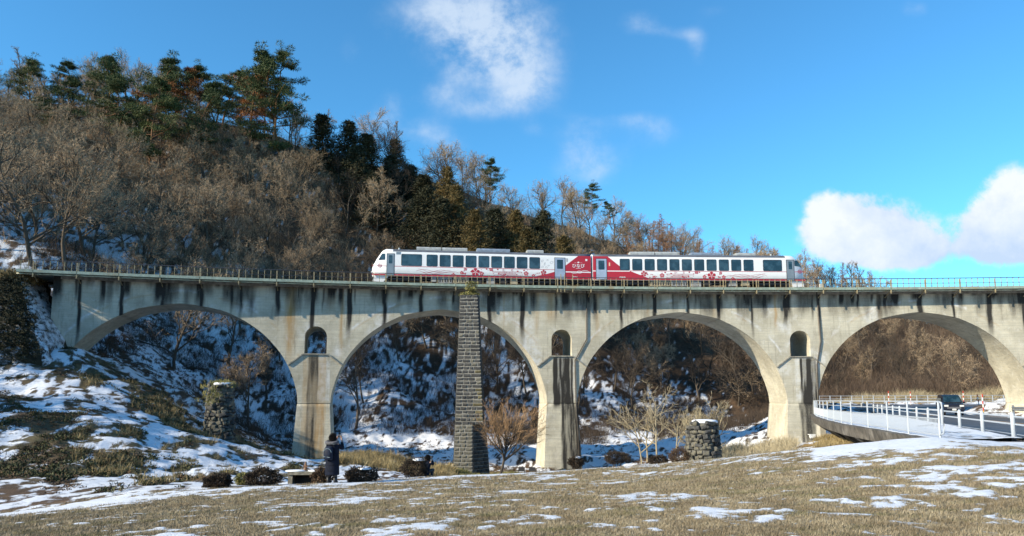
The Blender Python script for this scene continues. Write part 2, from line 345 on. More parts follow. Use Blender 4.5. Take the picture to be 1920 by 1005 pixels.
def build_ground():
    ang = np.concatenate([np.linspace(-180, -46, 28)[:-1], np.arange(-46, 46, .17), np.linspace(46, 180, 28)])
    rad = np.concatenate([[0.01, 1.5, 3, 5], np.geomspace(7, 250, 560), np.geomspace(260, 3500, 26)])
    th = np.radians(ang); X = rad[:, None] * np.sin(th)[None, :]; Y = rad[:, None] * np.cos(th)[None, :]
    Z = tz(X, Y); S = snow_mask(X, Y)
    nr, na = X.shape
    i = np.arange(nr - 1)[:, None] * na + np.arange(na - 1)[None, :]
    Fc = np.stack([i, i + na, i + na + 1, i + 1], -1).reshape(-1, 4)
    rd = seg_dist(X, Y, ROADC)
    Z = Z + S * .025 * (rd > 5)
    me = mesh_np('ground', np.stack([X, Y, Z], -1).reshape(-1, 3), Fc, True)
    attr(me, 'snow', S)
    # base colour under the snow
    cr = Y - crest_y(X)
    g = np.zeros(X.shape + (4,)); g[..., 3] = 1
    grass = np.array([.27, .225, .15]); litter = np.array([.105, .072, .05]); dark = np.array([.05, .055, .028]); green = np.array([.20, .19, .06]); asph = np.array([.06, .06, .062]); gold = np.array([.30, .22, .09])
    f = (1 - sstep(-.5, 1.5, cr))[..., None]
    c = litter * (1 - f) + grass * f
    n = fbm(X * .3, Y * .3, 4, 77)[..., None]
    bank = (sstep(-7, -11, X) * sstep(26, 29, Y) * (1 - sstep(64, 67, Y)))[..., None]
    c = c * (1 - bank) + bank * (dark * n * 1.3 + litter * (1 - n))
    vg = (np.exp(-((Y - 62) / 5) ** 2) * sstep(-19, -15, X) * (1 - sstep(6, 12, X)))[..., None]
    c = c * (1 - vg) + vg * (green * .6 + gold * .4)
    mg = (np.exp(-((Y - 52) / 9) ** 2) * np.exp(-((X - 22.5) / 3.5) ** 2))[..., None]; c = c * (1 - mg) + mg * gold
    rp = (sstep(40, 44, X) * np.exp(-((Y - 108) / 5) ** 2))[..., None]; c = c * (1 - rp) + rp * np.array([.34, .25, .14])
    painted_shade = (sstep(70, 80, Y) * (1 - sstep(10, 18, Z)) * sstep(-45, -40, X) * (1 - sstep(34, 38, X)))[..., None]; c = c * (1 - painted_shade * .5)  # litter behind the arches darkened: slope shade put into its colour
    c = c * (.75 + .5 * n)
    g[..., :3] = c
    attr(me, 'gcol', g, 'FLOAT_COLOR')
    t = NT('ground_litter_snow')
    P = t.coord()
    f1 = t.noise(5.5, 5, .65); f2 = t.noise(34, 4, .65); f3 = t.noise(1.1, 4, .6)
    s = t.math('ADD', t.attr('snow'), t.math('MULTIPLY', t.math('SUBTRACT', f1, .5), 1.3)); s = t.math('ADD', s, t.math('MULTIPLY', t.math('SUBTRACT', f2, .5), 1.6))
    s = t.ramp(s, .32, .76)
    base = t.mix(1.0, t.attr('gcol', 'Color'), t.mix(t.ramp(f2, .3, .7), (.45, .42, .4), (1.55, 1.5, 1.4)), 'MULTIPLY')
    base = t.mix(1.0, base, t.mix(t.ramp(f3, .35, .65), (.75, .75, .72), (1.25, 1.2, 1.1)), 'MULTIPLY')
    snow = t.mix(t.ramp(f1, .3, .7), (.64, .67, .72), (.78, .79, .81))
    t.col(t.mix(s, base, snow)); t.rough(t.mix(s, (.95,) * 3, (.6,) * 3)); t.spec(.25)
    h = t.math('ADD', t.math('MULTIPLY', f2, .5), t.math('ADD', t.math('MULTIPLY', f1, .8), t.math('MULTIPLY', s, .8))); t.bump(h, .55, .06)
    o = link('ground', me, t.m); tag(o, kind='structure')
build_ground()

# ------------------------------------------------------------------ road
def ribbon(pts, offs, n=60):
    """cross-section offsets (lateral, dz) swept along a smooth polyline"""
    P = np.array(pts, dtype=float); d = np.r_[0, np.cumsum(np.hypot(*np.diff(P, axis=0).T))]
    s = np.linspace(0, d[-1], n); x = np.interp(s, d, P[:, 0]); y = np.interp(s, d, P[:, 1])
    k = np.ones(7) / 7; xp = np.convolve(np.pad(x, 3, 'edge'), k, 'valid'); yp = np.convolve(np.pad(y, 3, 'edge'), k, 'valid'); xp[0], yp[0], xp[-1], yp[-1] = x[0], y[0], x[-1], y[-1]
    tx = np.gradient(xp); ty = np.gradient(yp); l = np.hypot(tx, ty); nx, ny = ty / l, -tx / l
    V = []
    for o, dz in offs:
        X = xp + nx * o; Y = yp + ny * o; V.append(np.stack([X, Y, road_z(X, Y) + dz], -1))
    return np.stack(V, 1), s
def sheet(name, V, mats, kind=None, parent=None):
    n, m = V.shape[:2]; i = np.arange(n - 1)[:, None] * m + np.arange(m - 1)[None, :]
    return tag(link(name, mesh_np(name, V.reshape(-1, 3), np.stack([i, i + 1, i + m + 1, i + m], -1).reshape(-1, 4)), mats, parent), kind=kind)
def asphalt():
    t = NT('asphalt'); n = t.noise(1.3, 5, .6); f = t.noise(60, 3, .6)
    c = t.mix(t.ramp(n, .35, .65), (.045, .047, .052), (.085, .086, .09)); t.col(t.mix(t.ramp(t.noise(.45, 5, .7), .66, .74), c, (.5, .53, .58))); t.rough(.55); t.bump(f, .3, .01); return t.m
ASPH = asphalt()
V, _ = ribbon(ROADC, [(-4.1, .02), (-2, .03), (0, .05), (2, .03), (4.1, .02)], 90)
sheet('road', V, ASPH, 'structure')
ap = np.array([[(38, 84), (38, 101)], [(60, 82), (60, 101)], [(110, 84), (110, 102)]], dtype=float)
V = np.concatenate([ap, (road_z(ap[..., 0], ap[..., 1]) + .012)[..., None]], -1); sheet('paved_apron', V, ASPH, 'structure')
PAINT = simple('road_paint_white', (.62, .62, .6), .6, .3, 9); PAINTO = simple('road_paint_orange', (.62, .33, .08), .6, .3, 9)
for off, m in ((-3.7, PAINT), (3.7, PAINT), (0, PAINTO)):
    V, _ = ribbon(ROADC, [(off - .075, .024 + .03 * (off == 0) + .006), (off + .075, .024 + .03 * (off == 0) + .006)], 90)
    tag(sheet('road_marking', V, m, 'structure'))
# ------------------------------------------------------------------ viaduct coordinates: s along the curved front face, t into the deck, z up
BR, BX, BY = 225.0, 27.0, -152.0
def bw(s, t, z=0.0):
    a = s / BR; return Vector((BX + (BR + t) * math.sin(a), BY + (BR + t) * math.cos(a), z))
def front(px, py, t=0.0):
    """photo pixel -> (s, z) on the cylinder of the front face"""
    d = pp(px, py, 100.0); a = d.x ** 2 + d.y ** 2; b = -2 * (d.x * BX + d.y * BY); c = BX ** 2 + BY ** 2 - (BR + t) ** 2
    k = (-b + math.sqrt(b * b - 4 * a * c)) / (2 * a); p = d * k
    return BR * math.atan2(p.x - BX, p.y - BY), p.z
ZD = front(1000, 541)[1]                      # deck edge height
S1, S2, S3 = front(592, 640)[0], front(1053, 640)[0], front(1500, 640)[0]
BAY = (S3 - S1) / 2
PS = [S1 - BAY, S1, S2, S3, S3 + BAY, S3 + 2 * BAY]
ZSP = front(1053, 755)[1]                      # springing height
ZCR = front(815, 580)[1]                       # crown height
NK = 1.45                                      # half width of a pier at the springing
WD = 5.2                                       # width of the viaduct
ZSILL = front(1053, 667)[1]; ZWT = front(1053, 618)[1]; WHW = .99
print('deck', ZD, 'S', PS, 'spring', ZSP, 'crown', ZCR, 'bay', BAY, 'sill', ZSILL, ZWT)
U_ = [0, .36, .544, .67, .723, .80, .87, .93, .98, 1.0]; H_ = [1, .927, .81, .70, .64, .535, .425, .28, .11, 0]
def soff(s, sc_, ha):
    u = np.clip(np.abs(np.asarray(s) - sc_) / ha, 0, 1)
    th = np.linspace(0, 1, 400); e = np.sqrt(np.clip(1 - th ** 2, 0, 1)); tab = np.interp(th, U_, H_); k = np.ones(25) / 25
    tab = e * .55 + (np.convolve(np.pad(tab, 12, 'edge'), k, 'valid')) * .45
    tab = tab / tab[0]; tab[-1] = 0
    return ZSP + (ZCR - ZSP) * np.interp(u, th, tab)
rs_st = np.random.RandomState(5)
BRK = np.arange(S1 - 29.5, PS[5] + 3, 3.25)            # bracket positions
STR = []                                         # dark streaks: s, half width, length, strength
for b in BRK: STR.append((b + rs_st.uniform(-.1, .1), rs_st.uniform(.12, .26), rs_st.uniform(3.5, 7.5) if b < S1 else rs_st.uniform(1.8, 5.5), rs_st.uniform(.75, 1.1)))
for k in range(210): STR.append((rs_st.uniform(PS[0] - 4, PS[5]), rs_st.uniform(.05, .55), rs_st.uniform(.8, 3.4), rs_st.uniform(.25, .85)))
def fpx(*a): return front(*a)[0]
RUST = [(fpx(1120, 600), .22, 5, .5), (fpx(1215, 600), .15, 3, .45), (fpx(1340, 600), .2, 3.5, .4), (fpx(720, 600), .2, 3, .45), (fpx(1650, 600), .2, 3.5, .35), (fpx(545, 600), .42, 7.5, 1.0), (fpx(641, 600), .16, 7, .7), (fpx(945, 600), .1, 4, .5), (fpx(1007, 620), .25, 5, .45), (fpx(1033, 600), .5, 3.5, .6), (fpx(1455, 600), .14, 4, .8), (fpx(1538, 600), .12, 5, .5), (fpx(620, 620), .5, 3, .35)]
def stains(s, z):
    """stain amounts (dark, rust, pale) on the concrete at s, z; dark also deepens the shade below the deck"""
    dn = ZD - z; d = np.zeros_like(s); r = np.zeros_like(s)
    wob = (vn(z * 1.1 + 3, s * .2, 4) - .5) * .14
    edge = vn(s * 11, z * 1.4, 8) * .5 + vn(s * 4, z * .5, 18) * .5
    for (c, w, l, k) in STR:
        g = np.exp(-((s - c + wob) / w) ** 4) * k * (1 - sstep(l * .45, l * 1.15, dn)); d = np.maximum(d, g)
    for (c, w, l, k) in RUST:
        g = np.exp(-((s - c + wob) / w) ** 2) * k * (1 - sstep(l * .6, l * 1.1, dn)); r = np.maximum(r, g)
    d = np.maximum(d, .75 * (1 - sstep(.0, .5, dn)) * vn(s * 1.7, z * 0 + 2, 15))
    def panel(s0, s1, z1, z0, k):
        return k * sstep(s0 - .06, s0 + .06, s + wob) * (1 - sstep(s1 - .06, s1 + .06, s + wob)) * (z < z1) * sstep(z0 - .8, z0 + .1, z)
    zs = ZSILL - .1
    d = np.maximum(d, panel(fpx(1037, 700), fpx(1074, 700), zs, ZSP, 1.0)); d = np.maximum(d, panel(fpx(1052, 800), fpx(1088, 800), ZSP, -9, .82))
    d = np.maximum(d, panel(fpx(1500, 700), fpx(1531, 700), zs, ZSP, .95)); d = np.maximum(d, panel(fpx(1500, 800), fpx(1540, 800), ZSP, -9, .62))
    d = np.maximum(d, panel(fpx(577, 700), fpx(597, 700), zs, ZSP, .6)); d = np.maximum(d, panel(fpx(573, 800), fpx(592, 800), ZSP, -9, .62))
    r = np.maximum(r, panel(fpx(568, 700), fpx(612, 700), zs, -9, .45)); r = np.maximum(r, panel(fpx(590, 800), fpx(606, 800), ZSP, -9, .8)); r = np.maximum(r, panel(fpx(1078, 700), fpx(1084, 800), ZSP, -9, .4))
    d = np.maximum(d, .55 * (1 - sstep(.9, 2.6, dn + (vn(s * 1.9, z * 0, 19) - .5) * 2.2)) * sstep(.35, .65, vn(s * .5, z * 0, 29)))  # wide top patches: staining that also paints the overhang's shadow band darker
    low_ = z < ZSILL; d = np.where(low_, d * (.45 + .8 * sstep(.3, .7, fbm(s * 5, z * .35, 4, 23))), d * (.75 + .7 * edge)); r = r * (.45 + .9 * edge)
    p = sstep(.62, .8, fbm(s * .35, z * .5, 3, 40)) * .7
    for i in range(1, 5): p = np.maximum(p, .55 * (np.abs(s - PS[i]) < 1.35) * (z < ZSILL) * (z > ZSP) * (s > PS[i] + .3 - .9 * (i != 1)))
    # seepage along the outer line of the arch rings
    for i in range(5):
        c = (PS[i] + PS[i + 1]) / 2; ha = BAY / 2 - NK
        ring = soff(c + (s - c) / 1.09, c, ha) + 1.15; q = np.exp(-((z - ring) / .14) ** 2) * (np.abs(s - c) < ha * 1.02) * sstep(.5, .66, vn(s * 1.3, z * .0, 51)); p = np.maximum(p, q)
        r = np.maximum(r, .35 * np.exp(-((z - ring + .18) / .1) ** 2) * (np.abs(s - c) < ha) * sstep(.45, .7, vn(s * .9, z * 0, 52)))
    return np.clip(np.stack([d, r, p, np.ones_like(d)], -1), 0, 1)
def concrete():
    t = NT('weathered_concrete'); q = t.attr('sz', 'Vector')
    st = t.n('ShaderNodeSeparateColor'); t.L.new(t.attr('stain', 'Color'), st.inputs[0])
    big = t.noise(.35, 4, .6, q); boards = t.noise(1, 4, .6, t.scale(q, (.35, 1, 7.5))); fine = t.noise(9, 5, .65, q); vert = t.noise(1, 5, .65, t.scale(q, (4.5, 2, .35))); mot = t.noise(1.6, 5, .7, q)
    c = t.mix(t.ramp(big, .35, .65), (.44, .405, .31), (.59, .55, .43))
    c = t.mix(t.math('MULTIPLY', t.ramp(boards, .4, .62), .28), c, (.30, .285, .24)); c = t.mix(t.math('MULTIPLY', t.ramp(vert, .52, .72), .55), c, (.24, .21, .16))
    c = t.mix(t.math('MULTIPLY', t.ramp(mot, .52, .7), .6), c, (.62, .60, .53)); c = t.mix(t.math('MULTIPLY', t.ramp(t.noise(.8, 5, .7, t.scale(q, (1, 1, .55))), .53, .7), .5), c, (.27, .245, .19)); c = t.mix(t.math('MULTIPLY', t.ramp(fine, .5, .75), .35), c, (.22, .21, .18))
    c = t.mix(t.math('MULTIPLY', st.outputs[2], t.ramp(mot, .35, .6)), c, (.66, .66, .64))
    c = t.mix(t.math('MULTIPLY', st.outputs[1], .9, True), c, (.38, .22, .07))
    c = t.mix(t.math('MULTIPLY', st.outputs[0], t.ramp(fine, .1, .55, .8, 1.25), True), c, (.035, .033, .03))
    t.col(c); t.rough(.9); t.spec(.2)
    t.bump(t.math('ADD', t.math('MULTIPLY', boards, .8), t.math('ADD', t.math('MULTIPLY', fine, .5), mot)), .5, .05)
    return t.m
CONC = concrete()
def conc_obj(name, V, Fq, parent, mat=None):
    """V rows of (s,t,z)"""
    V = np.asarray(V, dtype=float); a = V[:, 0] / BR
    P = np.stack([BX + (BR + V[:, 1]) * np.sin(a), BY + (BR + V[:, 1]) * np.cos(a), V[:, 2]], -1)
    me = mesh_np(name, P, Fq); attr(me, 'sz', V[:, [0, 1, 2]] if False else np.stack([V[:, 0], V[:, 1], V[:, 2]], -1), 'FLOAT_VECTOR')
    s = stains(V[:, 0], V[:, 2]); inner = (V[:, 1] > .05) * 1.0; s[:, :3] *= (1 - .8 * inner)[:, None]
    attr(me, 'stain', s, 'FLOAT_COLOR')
    return link(name, me, mat or CONC, parent)
class GRID:
    def __init__(s): s.V = []; s.F = []; s.n = 0
    def add(s, G):     # G (a,b,3)
        a, b = G.shape[:2]; i = s.n + np.arange(a - 1)[:, None] * b + np.arange(b - 1)[None, :]
        s.V.append(G.reshape(-1, 3)); s.F.append(np.stack([i, i + 1, i + b + 1, i + b], -1).reshape(-1, 4)); s.n += a * b
    def out(s): return np.concatenate(s.V), np.concatenate(s.F)
def stk(a, b, c): return np.stack(np.broadcast_arrays(a, b, c), -1).astype(float)
viaduct = empty('viaduct', (0, 0, 0)); tag(viaduct, 'long grey concrete arch viaduct streaked with dark stains, carrying the railway across the valley', 'viaduct')
ZT = ZD - .12
for i in range(5):
    a, b = PS[i] + NK, PS[i + 1] - NK; c = (a + b) / 2; ha = (b - a) / 2
    # denser columns near the springings
    s = c + ha * np.sin(np.linspace(-math.pi / 2, math.pi / 2, 231)) * .5 + ha * np.linspace(-1, 1, 231) * .5
    zl = soff(s, c, ha); v = np.linspace(0, 1, 27)[None, :]
    G = GRID(); zz = zl[:, None] + (ZT - zl)[:, None] * v
    for t, fl in ((0.0, 1), (WD, -1)): G.add(stk(s[::fl][:, None] + 0 * v, t, zz[::fl]))
    tt = np.linspace(0, WD, 12)[None, :]; G.add(stk(s[:, None] + 0 * tt, tt, zl[:, None] + 0 * tt)[:, ::-1])
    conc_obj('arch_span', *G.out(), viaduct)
for i in range(1, 6):
    c = PS[i]; zb = (ground(*bw(c, 1, 0)[:2]) - 1.2)
    s = np.linspace(c - NK, c + NK, 47); G = GRID()
    rad = WHW
    for t, fl in ((0.0, 1), (WD, -1)):
        # below sill
        v = np.linspace(0, 1, 14)[None, :]; ss = s[::fl][:, None]; G.add(stk(ss + 0 * v, t, ZSP + (ZSILL - ZSP) * v + 0 * ss))
        up = np.where(np.abs(s - c) < rad, ZWT - rad + np.sqrt(np.clip(rad ** 2 - (s - c) ** 2, 0, None)), ZSILL)
        v = np.linspace(0, 1, 20)[None, :]
        L_ = s <= c - rad + 1e-6; Rr = s >= c + rad - 1e-6; M_ = ~(L_ | Rr)
        # columns exactly at the window edges
        for sub in (np.linspace(c - NK, c - rad, 8), np.linspace(c + rad, c + NK, 8)):
            q = sub[::fl][:, None]; G.add(stk(q + 0 * v, t, ZSILL + (ZT - ZSILL) * v + 0 * q))
        sub = c + rad * np.sin(np.linspace(-math.pi / 2, math.pi / 2, 25)); u2 = ZWT - rad + np.sqrt(np.clip(rad ** 2 - (sub - c) ** 2, 0, None))
        q = sub[::fl][:, None]; w = u2[::fl][:, None]; G.add(stk(q + 0 * v, t, w + (ZT - w) * v))
    tt = np.linspace(0, WD, 10)[None, :]
    an = np.linspace(0, math.pi, 25); ps = np.r_[c + rad, c + rad * np.cos(an), c - rad]; pz = np.r_[ZSILL, ZWT - rad + rad * np.sin(an), ZSILL]
    G.add(stk(ps[:, None] + 0 * tt, tt, pz[:, None] + 0 * tt)); q = np.array([c - rad, c + rad])[:, None]; G.add(stk(q + 0 * tt, tt, ZSILL + 0 * q))
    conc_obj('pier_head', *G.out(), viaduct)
    # battered lower shaft: rings of rectangle with chamfer groove at the joint
    G = GRID()
    lv = [(ZSP, .0), (ZSP - .06, .0), (ZSP - .07, -.02), (ZSP - .10, -.02), (ZSP - .11, .03)] + [(ZSP - .11 + (zb - ZSP) * k / 22, .03 + .42 * (k / 22)) for k in range(1, 23)]
    lv = lv[::-1]
    def ringpts(g):
        w = NK + g; y0 = -g * 1.3; y1 = WD + g * .8; a_ = np.linspace(-w, w, 33)
        P = [(x, y0) for x in a_] + [(w, y) for y in np.linspace(y0, y1, 12)[1:]] + [(x, y1) for x in a_[::-1][1:]] + [(-w, y) for y in np.linspace(y1, y0, 12)[1:]]
        return P
    rows = []
    for z, g in lv: rows.append([(c + x, y, z) for x, y in ringpts(g)])
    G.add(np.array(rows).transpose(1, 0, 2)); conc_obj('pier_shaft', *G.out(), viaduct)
    # moulding under the window
    m = MB(); pts = [(-NK - .95, ZSILL - 1.05), (-1.1, ZSILL - .04), (1.1, ZSILL - .04), (NK + .95, ZSILL - 1.05)]
    for (x0, z0), (x1, z1) in zip(pts, pts[1:]): m.beam(bw(c + x0, -.05, z0), bw(c + x1, -.05, z1), .14, .10)
    m.build('ledge', simple('ledge_concrete', (.30, .28, .23), .9, .3, 4), viaduct)

# ---- deck: slab, cable trough, pipe, brackets, railings
def sweep(s0, s1, prof, n, name, mats, parent, smooth=False):
    ss = np.linspace(s0, s1, n); m = MB(); rings = [[bw(s, t, z) for t, z in prof] for s in ss]; m.loft(rings); return m.build(name, mats, parent, smooth)
SL, SR = front(40, 509)[0], PS[5]
SLABM = simple('deck_slab_concrete', (.24, .23, .2), .9, .35, 2.5); TROUGH = simple('trough_green_paint', (.27, .33, .27), .6, .18, 3, dirt=(.30, .26, .16, 1)); STEELY = simple('railing_beige_steel', (.30, .245, .14), .6, .3, 5, dirt=(.12, .07, .03, 1))
DARKST = simple('railing_dark_steel', (.05, .05, .06), .5, .3, 5); PIPEM = simple('pipe_pale_paint', (.50, .49, .36), .5, .2, 3, dirt=(.25, .2, .12, 1))
sweep(SL, SR, [(-1.0, ZD - .16), (-1.0, ZD), (WD + .6, ZD), (WD + .6, ZD - .16)], 90, 'deck_slab', SLABM, viaduct)
sweep(SL + 3, SR, [(.1, ZD - .40), (-.12, ZD - .40), (-.12, ZD - .17), (.1, ZD - .17)], 90, 'cornice', CONC if False else SLABM, viaduct)
seg = 0; s = SL
trp = [(-1.48, ZD - .14), (-1.48, ZD + .10), (-1.01, ZD + .10), (-1.01, ZD - .14)]
bnd = [b for b in BRK if SL < b < SR]
for a, b in zip([SL] + bnd, bnd + [SR]):
    sweep(a + .03, b - .03, trp, 5, 'cable_trough', TROUGH, viaduct)
    m = MB(); m.tube([bw(a + (b - a) * k / 4, -1.2, ZD - .24) for k in range(5)], .055, 8); m.build('pipe', PIPEM, viaduct, True)
m0 = MB(); m0.box((0, .1, -.2), (.08, 1.3, .07)).box((0, -.53, .16), (.09, .08, 1.35)).beam((0, -.4, -.22), (0, .85, -.75), .06, .06)
brm = None
def place(o, s, t, z): o.location = bw(s, t, z); o.rotation_euler = (0, 0, -s / BR)
pr = MB().box((0, 0, .5), (.045, .05, 1.02)).build('railing_post', STEELY, viaduct); place(pr, SL + .2, -.95, ZD); POSTM = pr.data
brm = m0.build('bracket', STEELY, viaduct); place(brm, bnd[0], -.88, ZD); BRM = brm.data
for b in bnd[1:]: o = link('bracket', BRM, None, viaduct); place(o, b, -.88, ZD)
s = SL + .2; k = 0
while s < SR - .5:
    s += .54; o = link('railing_post', POSTM, None, viaduct); place(o, s, -.95, ZD)
for z, r in ((1.0, .035), (.52, .02), (.1, .02)):
    m = MB(); m.tube([bw(q, -.98, ZD + z) for q in np.linspace(SL, SR, 90)], r, 5); m.build('handrail', DARKST, viaduct)
m = MB(); m.tube([bw(q, WD + .45, ZD + 1.0) for q in np.linspace(SL, SR, 90)], .03, 4); m.tube([bw(q, WD + .45, ZD + .5) for q in np.linspace(SL, SR, 90)], .02, 4)
for q in np.arange(SL, SR, 1.6): m.box(bw(q, WD + .45, ZD + .5), (.05, .05, 1.0), -q / BR)
m.build('rear_railing', DARKST, viaduct)
# taller uprights by the joint of the two cars
for px in (1047, 1054, 1069):
    o = MB().box((0, 0, 0), (.07, .06, 1.7)).build('railing_upright', STEELY, viaduct); place(o, front(px, 520)[0], -1.42, ZD + .35)
# small junction box on the railing
q = front(1533, 537)[0]; o = MB().box((0, 0, 0), (.55, .25, .45)).build('junction_box', simple('box_grey', (.4, .4, .38), .5, .1), viaduct); place(o, q, -1.2, ZD + .25)
# drainpipes
DP = simple('drainpipe_dark', (.07, .06, .05), .6, .3, 4)
for pts in ([(1100, 546), (1100, 636), (1078, 676), (1080, 752), (1086, 884)], [(1531, 546), (1539, 640), (1532, 684), (1535, 752)]):
    P = [];
    for (x, y) in pts:
        q, z = front(x, y, -.1); P.append(bw(q, -.1 - (.45 * (ZSP - z) / (ZSP + 7) if z < ZSP else 0) * 1.25, z))
    m = MB(); m.tube(P, .06, 7); m.build('drainpipe', DP, viaduct, True)
# flood lamp on the third pier
q, z = front(1516, 817); o = MB().box((0, -.25, 0), (.5, .4, .22)).box((0, -.1, .16), (.62, .5, .06)).box((0, .05, -.15), (.12, .5, .12)).build('flood_lamp', simple('lamp_white', (.7, .7, .68), .4, .1), None)
place(o, q, -.75, z); tag(o, 'small white flood lamp fixed low on the stained pier beside the railed footway', 'lamp')

# ---- track
track = empty('railway_track', (0, 0, 0)); tag(track, 'single railway track on ballast along the viaduct deck', 'railway track')
TC = WD / 2
sweep(SL - 30, SR, [(TC - 1.7, ZD + .004), (TC - 1.25, ZD + .22), (TC + 1.25, ZD + .22), (TC + 1.7, ZD + .004)], 110, 'ballast', simple('ballast_stone', (.16, .14, .12), .95, .5, 14), track)
for r_ in (-.534, .534): sweep(SL - 30, SR, [(TC + r_ - .06, ZD + .225), (TC + r_ - .03, ZD + .36), (TC + r_ + .03, ZD + .36), (TC + r_ + .06, ZD + .225)], 110, 'rail', simple('rail_steel', (.16, .1, .07), .45, .2, 6, metal=.6), track)
ZR = ZD + .36
# ------------------------------------------------------------------ vegetation
def bark(name, a, b): return rnd_mat(name, (a, b), .9, 2.5, .3)
BARK = bark('bark_grey_brown', (.05, .04, .03, 1), (.13, .105, .08, 1)); TWIG = rnd_mat('bare_twigs', ((.24, .17, .105, 1), (.47, .355, .235, 1)), .9, .6)
TWIGR = rnd_mat('larch_twigs', ((.24, .13, .08, 1), (.36, .21, .13, 1)), .9, .6); BARKR = bark('pine_bark', (.13, .065, .035, 1), (.24, .13, .07, 1))
TWIGD = rnd_mat('dark_twigs', ((.05, .038, .03, 1), (.10, .075, .055, 1)), .9, .6)  # dark twig tone; behind the arches it puts shade into the colour
TWIGP = rnd_mat('pale_twigs', ((.36, .30, .19, 1), (.48, .41, .27, 1)), .9, .6); TWIGO = rnd_mat('orange_twigs', ((.25, .15, .08, 1), (.36, .23, .12, 1)), .9, .6)
def needles(name, a, b):
    t = NT(name); n = t.noise(1.2, 4, .65); f = t.math('ADD', t.math('MULTIPLY', t.ramp(n, .3, .7), .6), t.math('MULTIPLY', t.rand(), .4)); t.col(t.mix(f, a, b)); t.rough(.7); t.spec(.25); return t.m
PINE = needles('pine_needles', (.024, .045, .016, 1), (.095, .11, .035, 1)); PINEB = needles('browned_needles', (.16, .06, .02, 1), (.30, .13, .045, 1)); CEDAR = needles('cedar_foliage', (.05, .043, .016, 1), (.17, .115, .04, 1)); CEDARD = needles('dark_cedar_foliage', (.02, .026, .014, 1), (.07, .062, .03, 1))

def rot_dir(d, ang, rng):
    """tilt unit vector d by ang in a random direction"""
    a = np.cross(d, rng.normal(size=3)); a /= np.linalg.norm(a) + 1e-9
    return d * math.cos(ang) + np.cross(a, d) * math.sin(ang)
class TreeMesh:
    def __init__(s): s.v = []; s.f = []; s.k = 0; s.tv = []
    def tube(s, P, Rr, n=4):
        P = np.array(P); m = len(P); ring = []
        for i in range(m):
            t = P[min(i + 1, m - 1)] - P[max(i - 1, 0)]; t = t / (np.linalg.norm(t) + 1e-9)
            up = np.array([0, 0, 1.]) if abs(t[2]) < .8 else np.array([1., 0, 0]); a = np.cross(t, up); a /= np.linalg.norm(a); b = np.cross(t, a)
            for k in range(n): an = 2 * math.pi * k / n; ring.append(P[i] + (a * math.cos(an) + b * math.sin(an)) * Rr[i])
        base = len(s.v); s.v += ring
        for i in range(m - 1):
            for k in range(n):
                q = base + i * n; s.f.append((q + k, q + (k + 1) % n, q + n + (k + 1) % n, q + n + k))
    def twig(s, P, w0, w1, rng):
        """a flat tapered strip of triangles"""
        P = np.array(P); t = P[-1] - P[0]; a = np.cross(t, rng.normal(size=3)); a /= np.linalg.norm(a) + 1e-9
        m = len(P)
        for i in range(m - 1):
            q0 = w0 + (w1 - w0) * i / (m - 1); s.tv += [P[i] + a * q0 / 2, P[i] - a * q0 / 2, P[i + 1]]
    def trunk_mesh(s, name):
        return mesh_np(name, s.v, s.f, True)
    def twig_mesh(s, name):
        V = np.array(s.tv); return mesh_np(name, V, np.arange(len(V)).reshape(-1, 3))
def branch(T, rng, p, d, L, r, lvl, o):
    n = o['steps'][lvl]; pts = [p]; dirs = [d]; step = L / n
    for i in range(n):
        d = d + rng.normal(size=3) * o['jit'][lvl] + np.array([0, 0, o['up'][lvl]]); d = d / np.linalg.norm(d); p = p + d * step; pts.append(p); dirs.append(d)
    if lvl < o['tube']:
        rr = [max(r * (1 - .75 * (i / n)), .008) for i in range(n + 1)]; T.tube(pts, rr, 5 if lvl == 0 else (4 if lvl == 1 else 3))
    else:
        T.twig(pts, o['tw'] * (1.5 if lvl < o['max'] else 1.0), o['tw'] * .5, rng)
    if lvl >= o['max']: return
    k = o['kids'][lvl]; t0 = o['start'][lvl]
    for j in range(k):
        t = t0 + (1 - t0) * (j + rng.uniform(0, 1)) / k; q = min(int(t * n), n - 1); f = t * n - q
        pos = pts[q] * (1 - f) + pts[q + 1] * f; ang = math.radians(rng.uniform(*o['ang'][lvl])); nd_ = rot_dir(dirs[q], ang, rng)
        ll = L * o['ratio'][lvl] * (1 - o['tap'][lvl] * (t - t0) / (1 - t0 + 1e-6)) * rng.uniform(.7, 1.15)
        branch(T, rng, pos, nd_, ll, r * .5 * (1 - .5 * t) + .01, lvl + 1, o)
BROAD = dict(steps=[7, 5, 4, 3, 2], jit=[.09, .16, .2, .25, .3], up=[.05, .10, .08, .05, .02], tube=3, max=4, kids=[11, 8, 7, 6], start=[.28, .2, .12, .08], ang=[(28, 66), (22, 55), (20, 52), (18, 48)], ratio=[.62, .6, .62, .72], tap=[.55, .4, .3, .2], tw=.030)
SPREAD = dict(BROAD, kids=[13, 8, 7, 6], start=[.18, .2, .2, .1], ang=[(35, 75), (25, 60), (25, 60), (25, 65)], ratio=[.72, .6, .55, .5], jit=[.16, .2, .22, .25, .3])
SLIM = dict(BROAD, kids=[13, 7, 6, 5], start=[.3, .25, .2, .15], ang=[(22, 45), (22, 50), (25, 60), (25, 65)], ratio=[.38, .55, .55, .55])
LARCH = dict(BROAD, steps=[8, 4, 3, 2, 2], jit=[.02, .08, .15, .2, .2], up=[.05, .02, .0, 0, 0], kids=[80, 13, 7, 0], start=[.15, .1, .1, .1], ang=[(70, 95), (35, 60), (35, 70), (30, 60)], ratio=[.26, .42, .5, .5], tap=[.85, .5, .4, .3], tube=1, max=3, tw=.03)
